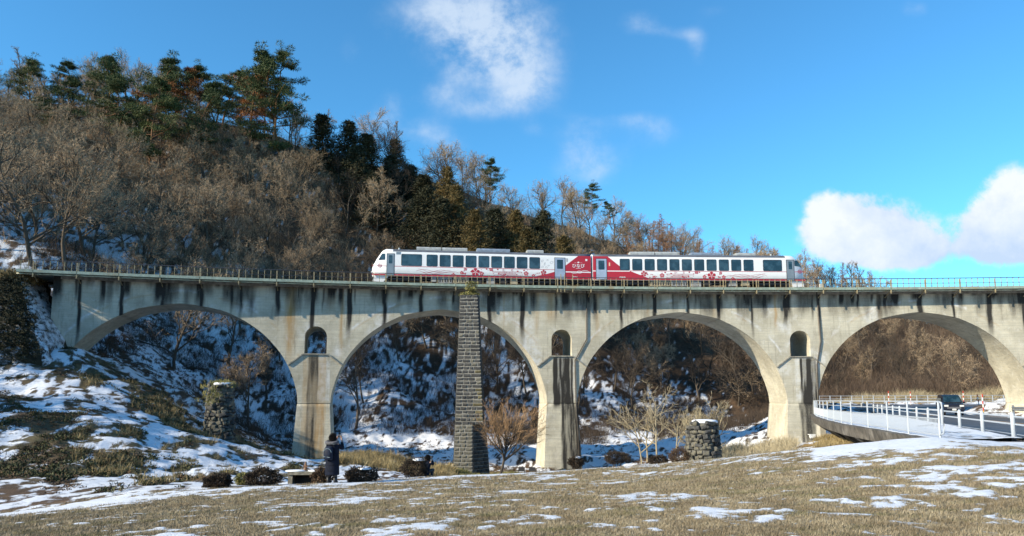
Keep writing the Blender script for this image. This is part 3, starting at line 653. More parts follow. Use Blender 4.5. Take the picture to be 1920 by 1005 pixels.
def make_tree(name, o, H, seed, bm, tm, r0=None, lean=.06):
    rng = np.random.RandomState(seed); T = TreeMesh()
    d = np.array([rng.normal() * lean, rng.normal() * lean, 1.0]); d /= np.linalg.norm(d)
    branch(T, rng, np.array([0, 0, -.5]), d, H * .8, r0 or H * .016, 0, o)
    return name, T.trunk_mesh('trunk'), T.twig_mesh('crown'), bm, tm
def foliage_tree(name, H, seed, kind, bm, fm):
    rng = np.random.RandomState(seed); T = TreeMesh(); n = 9
    pts = [np.array([0, 0, -.5])]; d = np.array([rng.normal() * .05, rng.normal() * .05, 1.0])
    for i in range(n):
        d = d + rng.normal(size=3) * (.07 if kind == 'pine' else .02); d[2] = abs(d[2]); d /= np.linalg.norm(d); pts.append(pts[-1] + d * (H + .5) / n)
    r0 = H * .014; T.tube(pts, [max(r0 * (1 - .85 * i / n), .02) for i in range(n + 1)], 6)
    P = np.array(pts)
    def at(t): q = min(int(t * n), n - 1); f = t * n - q; return P[q] * (1 - f) + P[q + 1] * f
    V = []
    def clump(c, rad, flat, cnt, L, w):
        u = rng.normal(size=(cnt, 3)); u /= np.linalg.norm(u, axis=1)[:, None]; rr = rng.uniform(.2, 1, cnt) ** .5
        p = c + u * rr[:, None] * np.array([rad, rad, rad * flat])
        dd = u * .8 + rng.normal(size=(cnt, 3)) * .6 + np.array([0, 0, .25]); dd /= np.linalg.norm(dd, axis=1)[:, None]
        a = np.cross(dd, rng.normal(size=(cnt, 3))); a /= np.linalg.norm(a, axis=1)[:, None] + 1e-9
        l = L * rng.uniform(.6, 1.3, cnt)[:, None]
        V.append(np.stack([p + a * w, p - a * w, p + dd * l], 1).reshape(-1, 3))
    if kind == 'pine':
        nb = 30; t0 = .28
        for j in range(nb):
            t = t0 + (1 - t0) * (j / nb) ** .85; az = rng.uniform(0, 6.28); sp = math.sin(math.pi * min(1, (t - t0) / (1 - t0) * .75 + .25)) ; L = H * .33 * sp * rng.uniform(.55, 1.15)
            b = at(t); e = b + np.array([math.cos(az) * L, math.sin(az) * L, L * rng.uniform(.0, .35)]); mid = (b + e) / 2 + np.array([0, 0, -.05 * L])
            T.tube([b, mid, e], [.07, .05, .02], 3)
            for q in range(6):
                f = .35 + .65 * q / 5; c = b * (1 - f) + e * f + rng.normal(size=3) * np.array([.35, .35, .12]) * L * .4; clump(c, H * .05 * rng.uniform(.7, 1.3), .22, 74, .32, .032)
        for q in range(5): clump(at(1) + rng.normal(size=3) * .5 - [0, 0, .3], H * .05, .5, 60, .34, .035)
    else:
        nb = 80
        for j in range(nb):
            t = .06 + .94 * j / nb; az = j * 2.4 + rng.uniform(-.5, .5); L = H * .30 * (1 - t) ** .7 * rng.uniform(.5, 1.25) + .12
            b = at(t); e = b + np.array([math.cos(az) * L, math.sin(az) * L, -L * .12])
            for f in (.4, .7, 1.0): clump(b * (1 - f) + e * f + rng.normal(size=3) * .12, .26 * L + .22, .6, 36, .36, .05)
    V = np.concatenate(V); return name, T.trunk_mesh('trunk'), mesh_np('crown', V, np.arange(len(V)).reshape(-1, 3)), bm, fm
def tree_at(tpl, loc, rz, sc_, label, cat='tree', group=None, tilt=0.0):
    name, me_t, me_c, bm, tm = tpl
    r = empty(name, loc, rz); r.scale = (sc_, sc_, sc_ * rs.uniform(.93, 1.08)); tag(r, label, cat, group)
    if tilt: r.rotation_euler = (rs.uniform(-tilt, tilt), rs.uniform(-tilt, tilt), rz)
    link('trunk', me_t, bm, r); link('crown', me_c, tm, r)
    return r
CP = {}
BR_T = [make_tree('bare_tree', BROAD, 10, 100 + i, BARK, TWIG) for i in range(4)] + [make_tree('bare_tree', SPREAD, 10, 110 + i, BARK, TWIG) for i in range(4)]
SL_T = [make_tree('bare_tree', SLIM, 10, 120 + i, BARK, TWIG) for i in range(4)]
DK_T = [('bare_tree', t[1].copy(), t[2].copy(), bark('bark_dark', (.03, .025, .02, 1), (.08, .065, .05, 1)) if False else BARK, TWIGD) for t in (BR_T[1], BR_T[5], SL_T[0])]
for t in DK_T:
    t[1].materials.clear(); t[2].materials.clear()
LA_T = [make_tree('larch_tree', LARCH, 11, 130 + i, BARK, TWIGR, .13) for i in range(3)]
PI_T = [foliage_tree('pine_tree', 12, 140 + i, 'pine', BARKR, PINE) for i in range(5)]; PB_T = [foliage_tree('pine_tree', 12, 150 + i, 'pine', BARKR, PINEB) for i in range(2)]
CE_T = [foliage_tree('cedar_tree', 9, 160 + i, 'cedar', BARKR, CEDAR) for i in range(2)]; CD_T = [foliage_tree('cedar_tree', 9, 165 + i, 'cedar', BARKR, CEDARD) for i in range(2)]

def hit(px, py, y0=74, y1=240):
    """where the sight line of a photo pixel meets the hillside"""
    ys = np.linspace(y0, y1, 340); d = pp(px, py, 1.0); x = d.x * ys; z = d.z * ys; g = tz(x, ys); k = np.nonzero(g >= z)[0]
    if not len(k): k = [int(np.argmin(z - g))]
    return x[k[0]], ys[k[0]], g[k[0]]
# --- placing by (photo column, distance)
placed = []
def free(x, y, r):
    for (a, b, c) in placed:
        if (a - x) ** 2 + (b - y) ** 2 < (r + c) ** 2 * .25: return False
    placed.append((x, y, r)); return True
ridge_px = [-300, 0, 300, 500, 640, 800, 950, 1100, 1300, 1500, 1600, 1900, 2300]; ridge_y = [148, 150, 150, 150, 155, 160, 165, 172, 185, 195, 190, 168, 168]
def zone(px, y):
    f = (y - 76) / 90
    if px < 560: return ('low' if y < 108 else 'mid' if y < 130 else 'high') + '_left'
    if px < 1090: return ('low' if y < 115 else 'high') + '_mid'
    if px < 1530: return ('low' if y < 135 else 'high') + '_right'
    return 'far_right'
ZL = {'low_left': ('bare brown tree low on the snowy slope behind the leftmost arch', 'bare trees low on the slope behind the leftmost arch'),
      'mid_left': ('large bare tree on the middle of the hillside above the leftmost arch', 'bare trees halfway up the left hillside'),
      'high_left': ('bare tree just under the pines of the hilltop at left', 'bare trees under the hilltop pines'),
      'low_mid': ('bare dark tree on the shaded snowy slope seen through the second arch', 'bare trees seen through the second arch'),
      'high_mid': ('bare greyish tree on the hillside above the left railcar', 'bare trees above the left railcar'),
      'low_right': ('bare tree on the shaded slope seen through the third arch', 'bare trees seen through the third arch'),
      'high_right': ('bare tree on the low end of the ridge above the right railcar', 'bare trees above the right railcar'),
      'far_right': ('bare brown tree on the wooded slope behind the road, seen through the rightmost arch', 'bare trees seen through the rightmost arch')}
ABOVE = [(60, 'at the left edge of the photo'), (200, "above the leftmost arch's left foot"), (300, "above the leftmost arch's left half"), (400, "above the leftmost arch's crown"), (480, "above the leftmost arch's right half"), (560, "above the leftmost arch's right foot"), (660, 'above the first pier'), (740, "above the left railcar's cab"), (820, "above the left railcar's wide window"), (900, 'above the stone pillar'), (1000, "above the left railcar's rear windows"), (1090, "above the left railcar's red end"), (1180, "above the right railcar's red end"), (1280, "above the right railcar's middle windows"), (1400, "above the right railcar's wide window"), (9999, 'right of the train above the deck')]
THRU = [(560, 'leftmost', 140), (1090, 'second', 620), (1530, 'third', 1090), (9999, 'rightmost', 1545)]
def label_for(px, y, H, z):
    size = 'tall' if H > 11.5 else 'medium-sized' if H > 9.5 else 'small'
    if z in ('low_mid', 'low_right', 'far_right') or (z == 'low_left' and y < 92):
        for lim, nm, x0 in THRU:
            if px < lim: break
        w = {'leftmost': 415, 'second': 460, 'third': 440, 'rightmost': 375}[nm]; f = min(max((px - x0) / w, 0), .999); side = ('far left', 'left', 'middle', 'right', 'far right')[int(f * 5)]
        y0 = {'leftmost': 80, 'second': 94, 'third': 108, 'rightmost': 118}[nm]; row = 'front rank' if y < y0 + 12 else 'second rank' if y < y0 + 25 else 'far back'
        return '%s bare tree in the %s of the %s arch, %s' % (size, side, nm, row)
    for lim, nm in ABOVE:
        if px < lim: break
    ry = np.interp(px, ridge_px, ridge_y); row = 'on the skyline' if y > ry - 12 else 'high uphill' if y > ry - 30 else 'halfway uphill' if y > ry - 48 else 'low on the hill'
    return '%s bare tree %s, %s' % (size, row, nm)
def add_bare(px, y, H, kinds=None, label=None, group=None):
    x = (px - CX) / F * y * 1.006; g = ground(x, y); z = zone(px, y)
    k = kinds or (BR_T + SL_T[:2]); t = k[rs.randint(len(k))]
    lab = label_for(px, y, H, z)
    tree_at(t, (x, y, g), rs.uniform(0, 6.28), H / 10, lab, 'tree', group or ZL[z][1], .12)
# special trees first
rng = np.random.RandomState(3)
for (px, top, H, Y, tp, lab) in [
    (25, 100, 13, 140, 0, 'dark green pine at the left edge of the hilltop'), (100, 105, 12, 146, 1, 'broad pine on the hilltop with a low flat crown'), (178, 78, 16, 138, 2, 'tall pine with a narrow pointed top on the hilltop'),
    (240, 92, 15, 134, 3, 'full green pine right of the tallest pointed one'), (205, 140, 12, 128, 4, 'lower olive green pine in front of the hilltop pines'), (355, 122, 14, 140, 1, 'dark pine just right of the orange browned pine'),
    (400, 100, 16, 146, 2, 'pine with wispy top in the middle of the hilltop stand'), (500, 92, 17, 135, 0, 'tall dark pine with layered branches at the right end of the hilltop stand'), (525, 120, 14, 138, 3, 'dark pine leaning out at the right edge of the stand'),
    (330, 150, 11, 130, 3, 'small dark pine under the browned one'), (60, 135, 11, 132, 2, 'squat dark pine low at the left edge'), (435, 130, 12, 150, 4, 'half hidden pine behind the brownish pine'), (140, 130, 12, 150, 3, 'hazy pine behind the left hilltop pines'),
    (265, 150, 11, 124, 1, 'olive pine standing lowest of the hilltop pines')]:
    x = (px - CX) / F * Y * 1.006; zt = pp(px, top, Y).z; g = ground(x, Y); H = max(9, zt - g) if zt - g < 24 else 18
    tree_at(PI_T[tp], (x, Y, zt - H), rng.uniform(0, 6.28), H / 12.3, lab, 'pine tree', 'pines on the hilltop'); free(x, Y, 3)
for (px, top, Y, tp, lab) in [(302, 105, 136, 0, 'orange browned dead pine among the green hilltop pines'), (455, 100, 136, 1, 'pine with brownish thinning needles near the right end of the stand')]:
    x = (px - CX) / F * Y * 1.006; zt = pp(px, top, Y).z; g = ground(x, Y); H = min(zt - g, 18)
    tree_at(PB_T[tp], (x, Y, zt - H), 1.0, H / 12.3, lab, 'pine tree', 'pines on the hilltop'); free(x, Y, 3)
for (px, top, Y, H, tp, lab) in [(918, 288, 158, 11, 1, 'lone umbrella-shaped pine standing out on the ridge above the left railcar'), (1112, 338, 168, 9, 0, 'lone pine on the ridge above the joint of the two railcars'), (1148, 372, 168, 6, 2, 'small pine beside the lone ridge pine')]:
    x = (px - CX) / F * Y * 1.006; zt = pp(px, top, Y).z
    tree_at(PI_T[tp], (x, Y, zt - H), 2.0, H / 12.3, lab, 'pine tree'); free(x, Y, 2)
for (px, top, Y, w, d, lab) in [(600, 215, 148, 1, 1, 'dark cedar at the head of the dark band down the ridge'), (640, 232, 148, 1, 1, 'dark cedar below the ridge line'), (680, 258, 146, 1, 1, 'dark cedar in the middle of the dark band'), (742, 262, 158, 1, 1, 'slender dark conifer rising over the ridge'),
    (720, 285, 146, 1, 1, 'dark cedar on the steep part of the ridge'), (765, 300, 146, 1, 1, 'dark cedar left of the brown cedars'), (800, 325, 142, 1, 1, 'dark cedar with a ragged top above the left railcar'), (835, 315, 138, 1, 0, 'brown-green cedar tallest of the row above the left railcar'),
    (855, 350, 128, 1, 0, 'brown cedar behind the left railcar'), (888, 385, 120, 1.2, 0, 'cone shaped brown cedar close behind the left railcar'), (930, 385, 124, 1, 1, 'dark round-shouldered cedar above the middle of the left railcar'), (965, 392, 124, 1.2, 0, 'broad brown cedar above the middle of the train'),
    (1000, 400, 126, 1, 1, 'dark cedar right of the broad brown cedar'), (985, 430, 116, 1, 0, 'low brown cedar just above the railcar roof'), (1053, 442, 116, .8, 0, 'small pointed cedar behind the joint of the two railcars'), (700, 320, 138, 1, 1, 'dark cedar lower down the dark band'), (820, 380, 126, 1, 1, 'dark cedar close above the train'),
    (660, 275, 140, 1, 1, 'dark cedar lowest at the left of the dark band'), (780, 350, 134, 1, 1, 'dark cedar tucked between ridge and train')]:
    x = (px - CX) / F * Y * 1.006; zt = pp(px, top, Y).z; g = ground(x, Y); H = np.clip(zt - g, 4.5, 11)
    t = (CD_T if d else CE_T)[rng.randint(2)]; o = tree_at(t, (x, Y, zt - H), rng.uniform(0, 6), H / 9.2, lab, 'cedar tree', 'cedars on the ridge'); o.scale = (o.scale[0] * (1.55 if d else 1.2), o.scale[1] * (1.5 if d else 1.2), o.scale[2]); free(x, Y, 2.5)
for px, Y, H in [(1180, 150, 10), (1205, 165, 11), (1235, 165, 13), (1262, 160, 11), (1285, 168, 11), (1310, 165, 9), (1335, 170, 9), (1360, 172, 8), (1220, 155, 10), (1250, 175, 10), (1385, 175, 7.5), (1400, 180, 7)]:
    x = (px - CX) / F * Y * 1.006; top = np.interp(px, [1180, 1235, 1262, 1310, 1360, 1420], [408, 392, 405, 428, 450, 470]); zt = pp(px, top + rng.uniform(-6, 10), Y).z
    tree_at(LA_T[rng.randint(3)], (x, Y, min(ground(x, Y), zt - 7)), rng.uniform(0, 6), (zt - min(ground(x, Y), zt - 7)) / 9.4, 'reddish larch on the ridge ' + [n_ for l_, n_ in ABOVE if px < l_][0], 'larch tree', 'larches above the right railcar'); free(x, Y, 2)
for px, top in [(1535, 480), (1555, 478), (1578, 476), (1600, 482), (1620, 486), (1640, 492), (1658, 505), (1516, 492)]:
    Y = rng.uniform(176, 186); x = (px - CX) / F * Y * 1.006; zt = pp(px, top, Y).z; g = ground(x, Y)
    tree_at((LA_T + SL_T)[rng.randint(5)], (x, Y, min(g, zt - 8)), rng.uniform(0, 6), (zt - min(g, zt - 8)) / 9.4, 'bare tree of the small far clump rising over the deck right of the train', 'tree', 'far trees right of the train'); free(x, Y, 2)
# named big trees on the left slope
for px, base, H in [(62, 500, 17), (125, 508, 15.5), (160, 480, 15), (262, 505, 16), (300, 430, 14), (385, 520, 15), (440, 500, 13), (470, 380, 13), (210, 380, 15), (30, 420, 15), (540, 480, 13), (600, 470, 12), (350, 330, 12)]:
    x, y, g = hit(px, base); free(x, y, 3.5)
    tree_at(BR_T[rng.randint(8)], (x, y, g), rng.uniform(0, 6), H / 10, 'spreading ' + label_for(px, y, H, 'mid_left').replace('tall ', ''), 'tree', ZL['mid_left'][1], .08)
n_b = 0
cand = []
for _ in range(5200):
    y = 76 + 125 * rng.uniform() ** 1.15; px = rng.uniform(-140, 2000); cand.append((px, y))
for px, y in cand:
    ry = np.interp(px, ridge_px, ridge_y)
    if y > ry + 9 + 4 * (px > 1100) or n_b > 286: continue
    x = (px - CX) / F * y * 1.006
    if 560 < px < 1530 and y < (92 if px < 700 else 106 if px < 1090 else 116): continue
    if px >= 1530 and y < 116: continue
    if px < 560 and y < 80 + max(0, px - 200) * .02: continue
    base = 3.6 if y < 110 else 4.5
    if px < 560: base = 3.9 if y > 108 else 5.0
    if px >= 1530: base = 4.6
    if zone(px, y) in ('low_mid', 'low_right'): base = 3.6
    if not free(x, y, base * 1.15): continue
    z = zone(px, y)
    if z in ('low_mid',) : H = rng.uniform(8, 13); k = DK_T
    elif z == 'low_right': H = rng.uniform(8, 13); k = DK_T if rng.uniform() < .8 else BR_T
    elif z == 'far_right': H = rng.uniform(8, 11) * (1 if px < 1650 else .85); k = BR_T + SL_T + DK_T * 4
    elif z == 'high_right': H = rng.uniform(9, 12); k = BR_T
    elif z == 'low_left': H = rng.uniform(8, 13); k = BR_T + SL_T
    else: H = rng.uniform(10, 14); k = BR_T + SL_T
    if z == 'high_mid' and 620 < px < 860 and y > ry - 22 and y < ry - 4: k = DK_T
    add_bare(px, y, H, k); n_b += 1
print('bare trees', n_b)

# trees standing just outside the left edge of the photograph; they shade the bank
for i, (x, y, H) in enumerate([(-36, 34, 11), (-43, 40, 12), (-48, 33, 12), (-46, 20, 11), (-52, 44, 13)]):
    tree_at((BR_T + CE_T + PI_T)[(i * 5) % 15], (x, y, ground(x, y)), i * 1.3, H / 10, 'tree standing left of the snowy bank, outside the frame', 'tree', 'trees left of the bank')
# ---- thin undergrowth: one mass of twigs over the slopes
def brush_mass(name, pts, hgt, per, w, mat, label, seed, spread=.5, cat='undergrowth'):
    rg = np.random.RandomState(seed); P = np.repeat(pts, per, 0); n = len(P)
    hh = np.repeat(hgt, per) * rg.uniform(.5, 1.1, n)
    P = P + np.c_[rg.normal(0, spread, n) * .4, rg.normal(0, spread, n) * .4, np.zeros(n)]
    d = np.c_[rg.normal(0, .45, n), rg.normal(0, .45, n), np.ones(n)]; d /= np.linalg.norm(d, axis=1)[:, None]
    a = np.cross(d, rg.normal(size=(n, 3))); a /= np.linalg.norm(a, axis=1)[:, None]
    V = np.stack([P + a * w / 2, P - a * w / 2, P + d * hh[:, None]], 1)
    # side twigs
    t = rg.uniform(.3, .8, n)[:, None]; q = P + d * hh[:, None] * t; d2 = d + rg.normal(0, .6, (n, 3)); d2 /= np.linalg.norm(d2, axis=1)[:, None]
    V2 = np.stack([q + a * w / 2.6, q - a * w / 2.6, q + d2 * hh[:, None] * .45], 1)
    V = np.concatenate([V, V2]).reshape(-1, 3)
    o = link(name, mesh_np(name, V, np.arange(len(V)).reshape(-1, 3)), mat); tag(o, label, cat, kind='stuff'); return o
def scatter(n, pxr, yr, cond=None, seed=1, lift=-.05):
    rg = np.random.RandomState(seed); px = rg.uniform(*pxr, n); y = rg.uniform(*yr, n); x = (px - CX) / F * y
    k = np.ones(n, bool) if cond is None else cond(px, x, y)
    x, y = x[k], y[k]; return np.c_[x, y, tz(x, y) + lift]
def cl(thr, sc_, sd): return lambda px, x, y: fbm(x * sc_, y * sc_, 3, sd) > thr
ridge_cond = lambda px, x, y: (y < np.interp(px, ridge_px, ridge_y) + 4) & (fbm(x * .12, y * .12, 3, 61) > .42)
P = scatter(15000, (-120, 1560), (78, 195), lambda px, x, y: ridge_cond(px, x, y) & ~((px > 560) & (px < 1530) & (y < 100)), 21)
zk = (P[:, 2] > 13) & ~((P[:, 1] < 104) & (P[:, 0] < -22) & (np.random.RandomState(4).rand(len(P)) < .88)); P = P[zk]
brush_mass('hillside_brushwood', P, rs.uniform(1.0, 4.2, len(P)), 16, .04, TWIG, 'thin brown bare brushwood covering the hillside between the trees', 31, 1.0)
P = scatter(5200, (1480, 2020), (112, 172), lambda px, x, y: (y < np.interp(px, ridge_px, ridge_y) + 4), 22)
brush_mass('slope_brushwood', P, rs.uniform(1.6, 5, len(P)), 15, .045, rnd_mat('brown_brush', ((.07, .05, .038, 1), (.18, .13, .092, 1)), .9, .2, per_obj=False), 'dense brown brushwood on the slope behind the road', 32, 1.4)
P = scatter(5600, (560, 1500), (92, 132), cl(.42, .2, 62), 23); P = P[P[:, 2] < 15]
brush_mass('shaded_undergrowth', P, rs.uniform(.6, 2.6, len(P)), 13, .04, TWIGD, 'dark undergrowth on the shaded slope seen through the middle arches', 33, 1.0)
P = scatter(2600, (1540, 1930), (109, 114), None, 24)
brush_mass('roadside_reeds', P, rs.uniform(.8, 2.2, len(P)), 14, .035, TWIGP, 'pale dry reeds and shrubs along the far side of the road', 34, .6, 'reeds')
# ---- low leafy plants on the left bank (leaf clumps)
def leaf_mass(name, pts, rad, per, L, w, mat, label, seed, cat='ground cover', flat=.6):
    rg = np.random.RandomState(seed); n = len(pts) * per; P = np.repeat(pts, per, 0); r = np.repeat(rad, per)
    u = rg.normal(size=(n, 3)); u /= np.linalg.norm(u, axis=1)[:, None]; u[:, 2] = np.abs(u[:, 2]) * flat
    p = P + u * (r * rg.uniform(.2, 1, n) ** .6)[:, None]
    d = u + rg.normal(size=(n, 3)) * .7 + [0, 0, .3]; d /= np.linalg.norm(d, axis=1)[:, None]; a = np.cross(d, rg.normal(size=(n, 3))); a /= np.linalg.norm(a, axis=1)[:, None]
    l = (L * rg.uniform(.6, 1.4, n))[:, None]
    V = np.stack([p, p + d * l * .5 + a * w, p + d * l, p + d * l * .5 - a * w], 1).reshape(-1, 3)
    o = link(name, mesh_np(name, V, np.arange(len(V)).reshape(-1, 4)), mat); tag(o, label, cat, kind='stuff'); return o
def leafmat(name, a, b, sc_=.8):
    t = NT(name); t.col(t.mix(t.ramp(t.noise(sc_, 5, .7), .35, .65), a, b)); t.rough(.75); t.spec(.25); return t.m
LG = leafmat('dark_green_leaves', (.022, .032, .013, 1), (.085, .085, .035, 1)); LB = leafmat('brown_dead_leaves', (.055, .035, .022, 1), (.16, .10, .055, 1)); STRAW = leafmat('straw_grass', (.20, .15, .07, 1), (.38, .30, .15, 1)); OLIVE = leafmat('olive_grass', (.14, .14, .05, 1), (.30, .27, .10, 1))
bankc = lambda thr, sd: (lambda px, x, y: (x < -7.2) & (y > crest_y(x) + 1.8) & (bank_plants(x, y) + (fbm(x * .5, y * .3, 3, sd) - .5) * .8 > thr))
P = scatter(7500, (-60, 640), (25, 66), bankc(.62, 71), 41); leaf_mass('bank_green_plants', P, rs.uniform(.12, .38, len(P)), 26, .11, .03, LG, 'dark green low plants over the snowy bank at left', 51)
P = scatter(6500, (-60, 640), (25, 66), bankc(.56, 72), 42); leaf_mass('bank_brown_plants', P, rs.uniform(.08, .32, len(P)), 24, .09, .022, LB, 'withered brown plants over the snowy bank at left', 52)
P = scatter(3000, (150, 600), (27, 60), bankc(.66, 73), 43); brush_mass('bank_dry_grass', P, rs.uniform(.25, .7, len(P)), 14, .022, STRAW, 'tufts of dry straw grass on the snowy bank', 53, .25, 'dry grass')
P = scatter(3800, (60, 600), (72, 112), cl(.45, .2, 64), 29); P = P[P[:, 2] < 20]
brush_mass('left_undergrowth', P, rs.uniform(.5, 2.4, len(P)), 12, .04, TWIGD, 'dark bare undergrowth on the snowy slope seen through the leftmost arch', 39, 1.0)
P = scatter(5200, (-60, 640), (66, 98), lambda px, x, y: (fbm(x * .3, y * .3, 3, 74) > .45), 44); leaf_mass('under_arch_plants', P, rs.uniform(.15, .4, len(P)), 20, .13, .035, LB, 'dead brown plants on the snow under the leftmost arch', 54)
P = scatter(3600, (640, 1500), (64, 100), lambda px, x, y: (fbm(x * .22, y * .35, 3, 75) > .55), 45); leaf_mass('valley_plants', P, rs.uniform(.15, .45, len(P)), 22, .14, .035, LB, 'dark withered plants sticking out of the valley snow', 55)
P = scatter(2200, (630, 850), (48, 62), lambda px, x, y: fbm(x * .25, y * .25, 3, 76) > .36, 46); brush_mass('valley_straw', P, rs.uniform(.3, .9, len(P)), 14, .03, STRAW, 'golden dry grass between the first pier and the stone pillar', 56, .4, 'dry grass')
P = scatter(1800, (820, 1015), (52, 64), None, 47); brush_mass('valley_green_grass', P, rs.uniform(.15, .35, len(P)), 14, .03, OLIVE, 'olive green grass at the foot of the stone pillar and second pier', 57, .3, 'grass')
P = scatter(2200, (1525, 1680), (40, 62), lambda px, x, y: x < np.interp(y, EY, EX) + 1.6, 48); brush_mass('mound_grass', P, rs.uniform(.25, .6, len(P)), 16, .03, STRAW, 'golden dry grass on the mound under the footway', 58, .35, 'dry grass')
P = scatter(1300, (1330, 1480), (50, 66), lambda px, x, y: fbm(x * .3, y * .3, 3, 78) > .4, 49); brush_mass('pale_reeds', P, rs.uniform(.4, 1.2, len(P)), 14, .03, TWIGP, 'pale dry reeds left of the third pier', 59, .4, 'reeds')
# ---- lawn blades in the near field
def lawn():
    rg = np.random.RandomState(77); n = 520000
    r = 7.5 * (38 / 7.5) ** (rg.uniform(0, 1, n) ** 1.25); th = np.radians(rg.uniform(-37, 37, n)); x = r * np.sin(th); y = r * np.cos(th)
    x = x + 0; s = snow_mask(x, y); g = fbm(x * 1.7, y * 1.7, 3, 91)
    k = (y < crest_y(x) + .8) & (x < guard_x(y) - .3) & (s + (g - .5) * .8 + rg.normal(0, .12, n) < .60) & ~((x > guard_x(y) - 6.5) & (y > 19))
    x, y, r, g = x[k], y[k], r[k], g[k]; n = len(x)
    z = tz(x, y) - .005
    h = (.028 + .036 * g) * (.8 + r / 30) * rg.uniform(.6, 1.3, n); w = .0035 * (r / 9) ** .9 + .001
    d = np.c_[rg.normal(0, .8, n) + .2, rg.normal(0, .8, n), np.ones(n)]; d /= np.linalg.norm(d, axis=1)[:, None]
    az = rg.uniform(0, 6.28, n); a = np.c_[np.cos(az), np.sin(az), 0 * az] * w[:, None]
    p = np.c_[x, y, z]; V = np.stack([p + a, p - a, p + d * h[:, None]], 1).reshape(-1, 3)
    print('blades', n)
    t = NT('lawn_blades'); q = t.noise(1.4, 4, .65); f = t.noise(25, 2, .6)
    c = t.mix(t.ramp(q, .35, .65), (.23, .185, .125), (.41, .35, .25)); c = t.mix(t.ramp(f, .35, .65), t.mix(1, c, (.6, .58, .5), 'MULTIPLY'), c)
    c = t.mix(t.math('MULTIPLY', t.ramp(t.noise(.7, 4, .6, t.scale(t.coord(), (1, 2.2, 1))), .52, .64), .75), c, (.15, .145, .07)); t.col(c); t.rough(.85); t.spec(.15)
    o = link('lawn_grass', mesh_np('lawn_grass', V, np.arange(len(V)).reshape(-1, 3)), t.m); tag(o, 'short dry winter lawn grass between snow patches', 'grass', kind='stuff')
lawn()
# ------------------------------------------------------------------ embankment that closes the left end of the viaduct
LGD = leafmat('ivy_leaves', (.012, .016, .009, 1), (.045, .045, .022, 1))  # leaf tone darkened; shade of this face put into the colour
def embankment():
    top = [(-420, 500, 58), (-200, 508, 61), (0, 520, 62), (24, 523, 62.2), (42, 524, 62.6), (84, 522, 67.5)]
    bot = [(-420, 690, 46), (-200, 685, 50), (0, 676, 55), (50, 678, 55.8), (92, 678, 57.0), (143, 676, 63.5)]
    T = np.array([tuple(pp(*a)) for a in top]); Bt = np.array([tuple(pp(*a)) for a in bot]); T[:, 2] = np.maximum(T[:, 2], ZD - .35)
    k = np.linspace(0, 1, 60)[:, None, None]; u = np.linspace(0, 5, 170); i = np.minimum(u.astype(int), 4); f = (u - i)[:, None]
    Tt = T[i] * (1 - f) + T[i + 1] * f; Bb = Bt[i] * (1 - f) + Bt[i + 1] * f
    G = Tt[None] * (1 - k) + Bb[None] * k
    back = np.stack([Tt + (0, 3 * (j + 1), .12 * j) for j in range(3)][::-1], 0); G = np.concatenate([back, G, (Bb - (0, 0, 1.5))[None]], 0)
    n = fbm(G[..., 0] * 1.4 + G[..., 1], G[..., 2] * 1.4, 4, 12) - .5; G[3:, :, 1] += n[3:] * .9; G[3:, :, 2] += n[3:] * .5
    m, w = G.shape[:2]; q = np.arange(m - 1)[:, None] * w + np.arange(w - 1)[None, :]
    me = mesh_np('embankment', G.reshape(-1, 3), np.stack([q, q + w, q + w + 1, q + 1], -1).reshape(-1, 4), True)
    S = np.zeros((m, w)) + .25; S[:, u > 3.7] = .62; S[:, u > 4.8] = .1; S[:3] = .35
    S = np.clip(S + (fbm(G[..., 0] * 2.2 + G[..., 1] * 2.2, G[..., 2] * 4.5, 3, 14) - .5) * 1.0, 0, 1)
    attr(me, 'snow', S); c = np.zeros((m, w, 4)) + 1; c[..., :3] = np.array([.045, .04, .026]); c[:6, :, :3] = np.array([.20, .15, .08]); attr(me, 'gcol', c, 'FLOAT_COLOR')
    tag(link('embankment', me, bpy.data.materials['ground_litter_snow']), kind='structure')
    rg = np.random.RandomState(9); a = rg.randint(3, m - 2, 1900); b = (rg.uniform(0, 1, 1900) ** .8 * w * .73).astype(int); P = G[a, b] + np.c_[rg.normal(0, .5, 1900), -np.abs(rg.normal(0, .35, 1900)), rg.normal(0, .4, 1900)]
    leaf_mass('ivy', P, rg.uniform(.06, .24, len(P)), 22, .12, .035, LGD, 'dark ivy and scrub on the shaded end of the embankment', 61, 'ivy')
    b = (rg.uniform(0, 1, 500) * w * .97).astype(int); P = G[4, b] + np.c_[rg.normal(0, .1, 500), rg.uniform(-.4, 1.5, 500), rg.uniform(-.5, .1, 500)]
    brush_mass('embankment_dry_grass', P, rg.uniform(.4, 1.2, 500), 16, .03, STRAW, 'dry straw-coloured grass along the top of the embankment', 62, .5, 'dry grass')
embankment()

